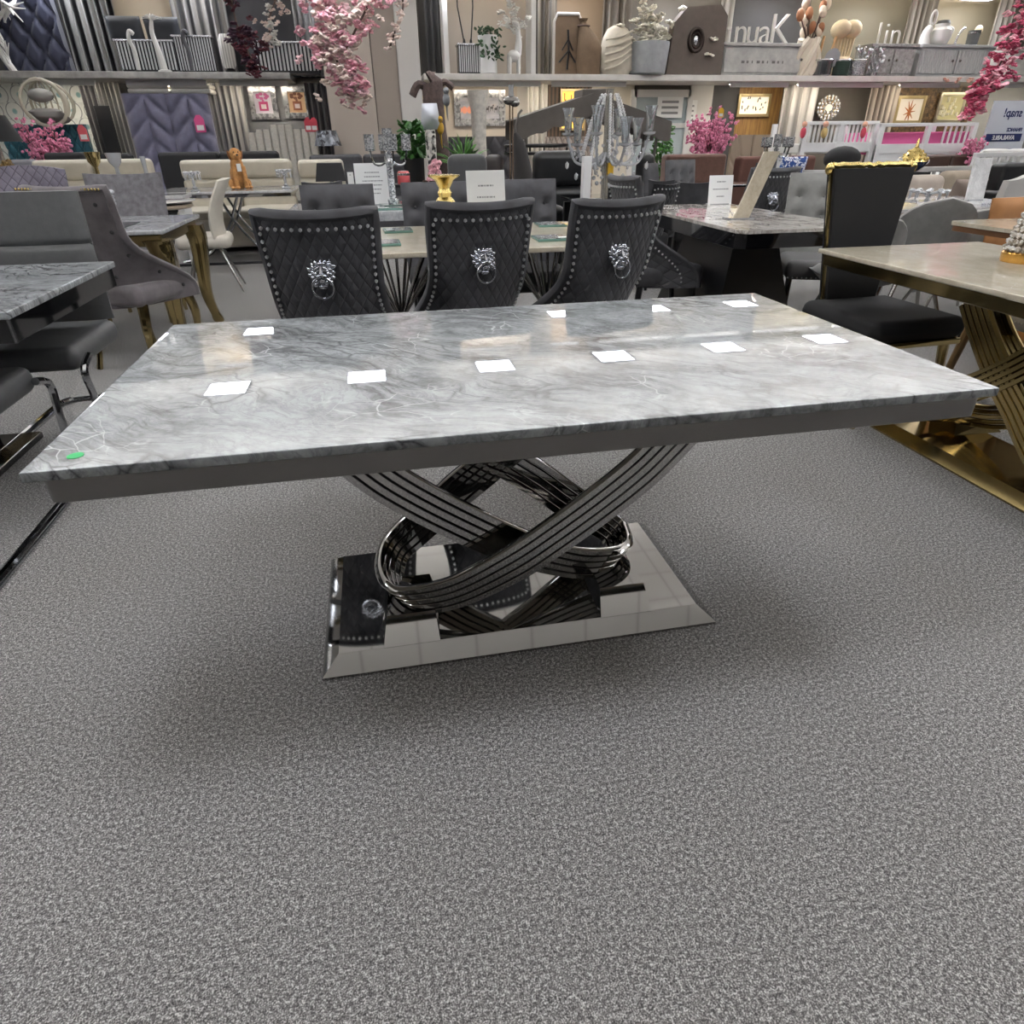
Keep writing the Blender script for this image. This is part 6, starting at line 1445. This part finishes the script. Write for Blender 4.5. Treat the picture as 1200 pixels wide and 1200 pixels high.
# grey chests, letters, ornaments
DIST = mt('distressed grey', '#a3a29e', .6, var=.2, vscale=7)
def chest(px0, px1, pyt, lab, mat=DIST, Y=13.1, ribs=0, doors=2):
    t, w_, h = upthing('chest', lab, 'chest', px0, px1, pyt, Y); bx(-w_ / 2, -.2, 0, w_ / 2, .25, h - .05).build('carcass', mat, t); bx(-w_ / 2 - .03, -.24, h - .05, w_ / 2 + .03, .25, h, bev=.008).build('top', mat, t)
    for k in range(doors):
        x = -w_ / 2 + w_ * (k + .5) / doors; d = bx(x - w_ / doors / 2 + .02, -.225, .05, x + w_ / doors / 2 - .02, -.2, h - .08, bev=.004).build('door', mat, t); B().ell((x + (w_ / doors / 2 - .08) * (1 if k == 0 else -1), -.24, h * .5), .022, 10, 8).build('knob', mt('aged knob', '#5e5852', .4, .6), d)
        if ribs:
            m = B()
            for i in range(ribs): xx = x + (i + .5 - ribs / 2) * (w_ / doors - .06) / ribs; m.cyl((xx, -.225, .06), (xx, -.225, h - .09), .012, n=6)
            m.build('ribs', mat, d)
    return t, w_, h
t, w_, h = chest(843, 938, 52, 'distressed grey chest topped with white metal letters', doors=1)
m = B()
for i in range(9): m.box(-.45 + .1 * i, -.229, h * .38, -.39 + .1 * i - .02 * (i % 3), -.225, h * .46)
m.build('faded_stencil', mt('faded stencil', '#5f5d5a', .7), t)
LET = mt('white metal letters', '#cfcbc3', .4, .2); hz = SH1 + h; xs = at(848, 45, 13.05).x; k = 0
for ch, px, sz in (('r', 849, 36), ('n', 867, 36), ('u', 881, 36), ('a', 895, 36), ('K', 912, 40)):
    p = at(px, 48, 13.05); pt_ = at(px, 15 if ch == 'K' else 24, 13.05); size = (pt_.z - hz) / (.70 if ch == 'K' else .60)
    t = thing('metal_letter', 'white metal letter %s standing on the distressed grey chest' % ch, 'letter', (p.x, 13.05, hz), 0, 'white metal letters on the grey chest'); txt(ch, size, LET, t, (0, 0, 0), ext=.02, bold=-.006, name='letter_shape')
t, w_, h = upthing('dried_flowers', 'cream knotted vase of brown and cream dried flowers right of the letters', 'flowers', 932, 962, 46, 12.95); m = B()
for i in range(5): a = i * 1.26; m.tube(cr([(w_ * .28 * math.cos(a), .12 * math.sin(a), 0), (w_ * .4 * math.cos(a + .8), .16 * math.sin(a + .8), h * .5), (w_ * .3 * math.cos(a + 1.8), .12 * math.sin(a + 1.8), h)], 5), .06, 8)
m.lathe([(w_ * .3, 0), (w_ * .34, h * .5), (w_ * .28, h)], 14); m.build('vase', mt('ivory knot', '#d2c7b4', .6), t); m = B(); m2 = B(); s_ = B()
for i in range(16):
    p = V((RND.gauss(0, w_ * .3), RND.gauss(0, .08), h + RND.uniform(.02, .55))); s_.tube([(0, 0, h * .8), p], .01, 5); q_ = m if i % 3 else B(); q_.ell(p, (.07, .06, .1), 10, 7, (RND.uniform(-.4, .4), 0, 0)); q_ is m or q_.build('brown_pod', mt('brown pod', '#8d5c3c', .7), t)
s_.build('stems', TWIG, t); m.build('pods', mt('ivory pod', '#cfc0aa', .7, var=.2), t)
t, w_, h = upthing('coral_lamp', 'cream mushroom coral ornament on legs above the small pots', 'ornament', 972, 1003, 24, 13.15); m = B()
for s in (-1, 1): m.ell((s * w_ * .2, 0, h * .85), (w_ * .3, .2, h * .17), 14, 8)
for i in range(7): m.cyl((w_ * (-.36 + .12 * i), 0, h * .8), (w_ * (-.3 + .1 * i), 0, h * .35), .03, .02, 7)
m.lathe([(w_ * .4, 0), (w_ * .4, h * .32), (w_ * .3, h * .36)], 16); m.build('coral', mt('warm coral', '#d6c3a0', .7, var=.15), t)
t, w_, h = upthing('leaning_plate', 'grey plate leaning on two wooden sticks', 'ornament', 962, 985, 42, 12.9); B().ell((.05, -.03, h * .45), (w_ * .42, .02, h * .24), 18, 8, (0, -.7, 0)).build('plate', mt('slate plate', '#77777a', .5), t)
for k in (-1, 1): B().tube([(-.12 + .1 * k, .02, 0), (-.02 + .12 * k, .04, h)], .022, 7).build('stick', mt('pale wood', '#b28a5c', .6), t)
for px0, px1, lab, mat in ((957, 978, 'silver mirrored bucket pot under the leaning plate', mt('mirror bucket', '#9b9ea0', .12, .9)), (982, 1000, 'dark green tinted jar right of the silver bucket', mt('dark green glass', '#33403a', .1, .2)), (1001, 1018, 'small crackled silver pot beside the grey patterned chest', SPARK)):
    t, w_, h = upthing('pot', lab, 'pot', px0, px1, 70, 12.88); B().lathe([(w_ * .4, 0), (w_ * .48, .02), (w_ * .5, h), (w_ * .44, h), (w_ * .42, .04)], 20).build('body', mat, t); B().lathe([(w_ * .5, h - .03), (w_ * .54, h - .015), (w_ * .5, h), (w_ * .46, h)], 20).build('rim', SILVER, t)
t, w_, h = chest(1014, 1066, 53, 'grey patterned chest with white wire letters and crystal sprays', mt('grey mosaic', '#8d8c8a', .5, var=.35, vscale=24)); hz = SH1 + h
for ch, px in (('l', 1029), ('i', 1038), ('n', 1049)):
    p = at(px, 45, 13.05); t = thing('metal_letter', 'white wire letter %s standing on the grey patterned chest' % ch, 'letter', (p.x, 13.05, hz), 0, 'white wire letters on the grey patterned chest'); txt(ch, .5, LET, t, (0, 0, 0), ext=.015, bold=-.008, name='letter_shape')
for px, lab in ((1008, 'crystal spray of silver leaves left of the grey patterned chest'), (1026, 'crystal spray of silver leaves in front of the grey patterned chest')):
    q = at(px, 75, 12.85); t = thing('silver_spray', lab, 'ornament', (q.x, 12.84, SH1)); m = B()
    for i in range(26): a = RND.uniform(0, 6.28); e = RND.uniform(.04, .2); zz = RND.uniform(.12, .46); m.tube([(0, 0, .05), (e * math.cos(a), e * .3 * math.sin(a), zz)], .006, 5); m.ico((e * math.cos(a), e * .3 * math.sin(a), zz), (.035, .02, .035), 1, (a, a, 0))
    m.build('leaves', SPARK, t); B().lathe([(.06, 0), (.07, .06), (.04, .08)], 14).build('pot', SILVER, t)
t, w_, h = chest(1072, 1156, 54, 'pale grey ribbed chest holding the white jug', mt('pale ribbed grey', '#a8a9a8', .55, var=.08), ribs=14); hz = SH1 + h; zt = lambda px, py: at(px, py, 13.05).z - hz
def ontop(px, lab, name, cat): p = at(px, 45, 13.05); return thing(name, lab, cat, (p.x, 13.05, hz))
t = ontop(1101, 'round bellied white jug on the pale grey ribbed chest', 'jug', 'jug'); H = zt(1101, 28); B().lathe([(.1, 0), (.14, .02), (.19, H * .35), (.18, H * .7), (.12, H * .85), (.13, H), (.11, H), (.1, H * .86)], 22).build('body', mt('white glaze', '#e9e7e2', .25), t); B().tube(cr([(.13, 0, H * .9), (.25, 0, H * .75), (.18, 0, H * .45)], 5), .02, 7).build('handle', mt('white glaze', '#e9e7e2', .25), t); B().lathe([(.12, H), (.1, H + .05), (.02, H + .06)], 18).build('lid', mt('dark lid', '#3b3a3a', .5), t)
t = ontop(1086, 'slim tall white looped figure left of the white jug', 'figurine', 'ornament'); H = zt(1086, 12); B().tube(cr([(-.02, 0, 0), (-.04, 0, H * .3), (.02, 0, H * .55)], 5), [.1, .1, .1, .095, .09, .085, .08, .075, .07, .06, .05], 10).build('body', mt('white glaze', '#e9e7e2', .25), t); m = B(); m.tube([(.04 + .05 * math.cos(a * pi / 9), 0, H * .8 + H * .2 * math.sin(a * pi / 9)) for a in range(18)], .022, 8, True); m.build('loop', mt('white glaze', '#e9e7e2', .25), t)
t = ontop(1124, 'silver arch ornament right of the white jug', 'ornament', 'ornament'); H = zt(1124, 33); B().tube(cr([(-.07, 0, 0), (-.04, 0, H * .6), (.03, 0, H * .97), (.08, 0, H)], 5), .022, 8).build('arch', SILVER, t); bx(-.12, -.06, 0, .06, .06, .02).build('base', SILVER, t)
t = ontop(1140, 'grey glass vase at the right of the pale grey ribbed chest', 'vase', 'vase'); H = zt(1140, 36); B().lathe([(.08, 0), (.1, .02), (.11, H), (.09, H), (.08, .04)], 18).build('body', mt('smoke glass', '#7d8080', .1, trans=.4), t); B().lathe([(.112, H * .8), (.114, H * .9), (.1, H * .9)], 18).build('band', SILVER, t)
t = ontop(1148, 'cream orb on a stem at the end of the pale grey ribbed chest', 'ornament', 'ornament'); H = zt(1148, 30); B().ell((0, .08, H - .06), (.07, .07, .08), 14, 10).build('orb', mt('warm coral', '#d6c3a0', .7), t); B().cyl((0, .08, 0), (0, .08, H - .1), .02, n=8).build('stem', SILVER, t)
chest(1178, 1260, 58, 'off white chest at the far right of the upper display', mt('off white chest paint', '#c2bfba', .5))
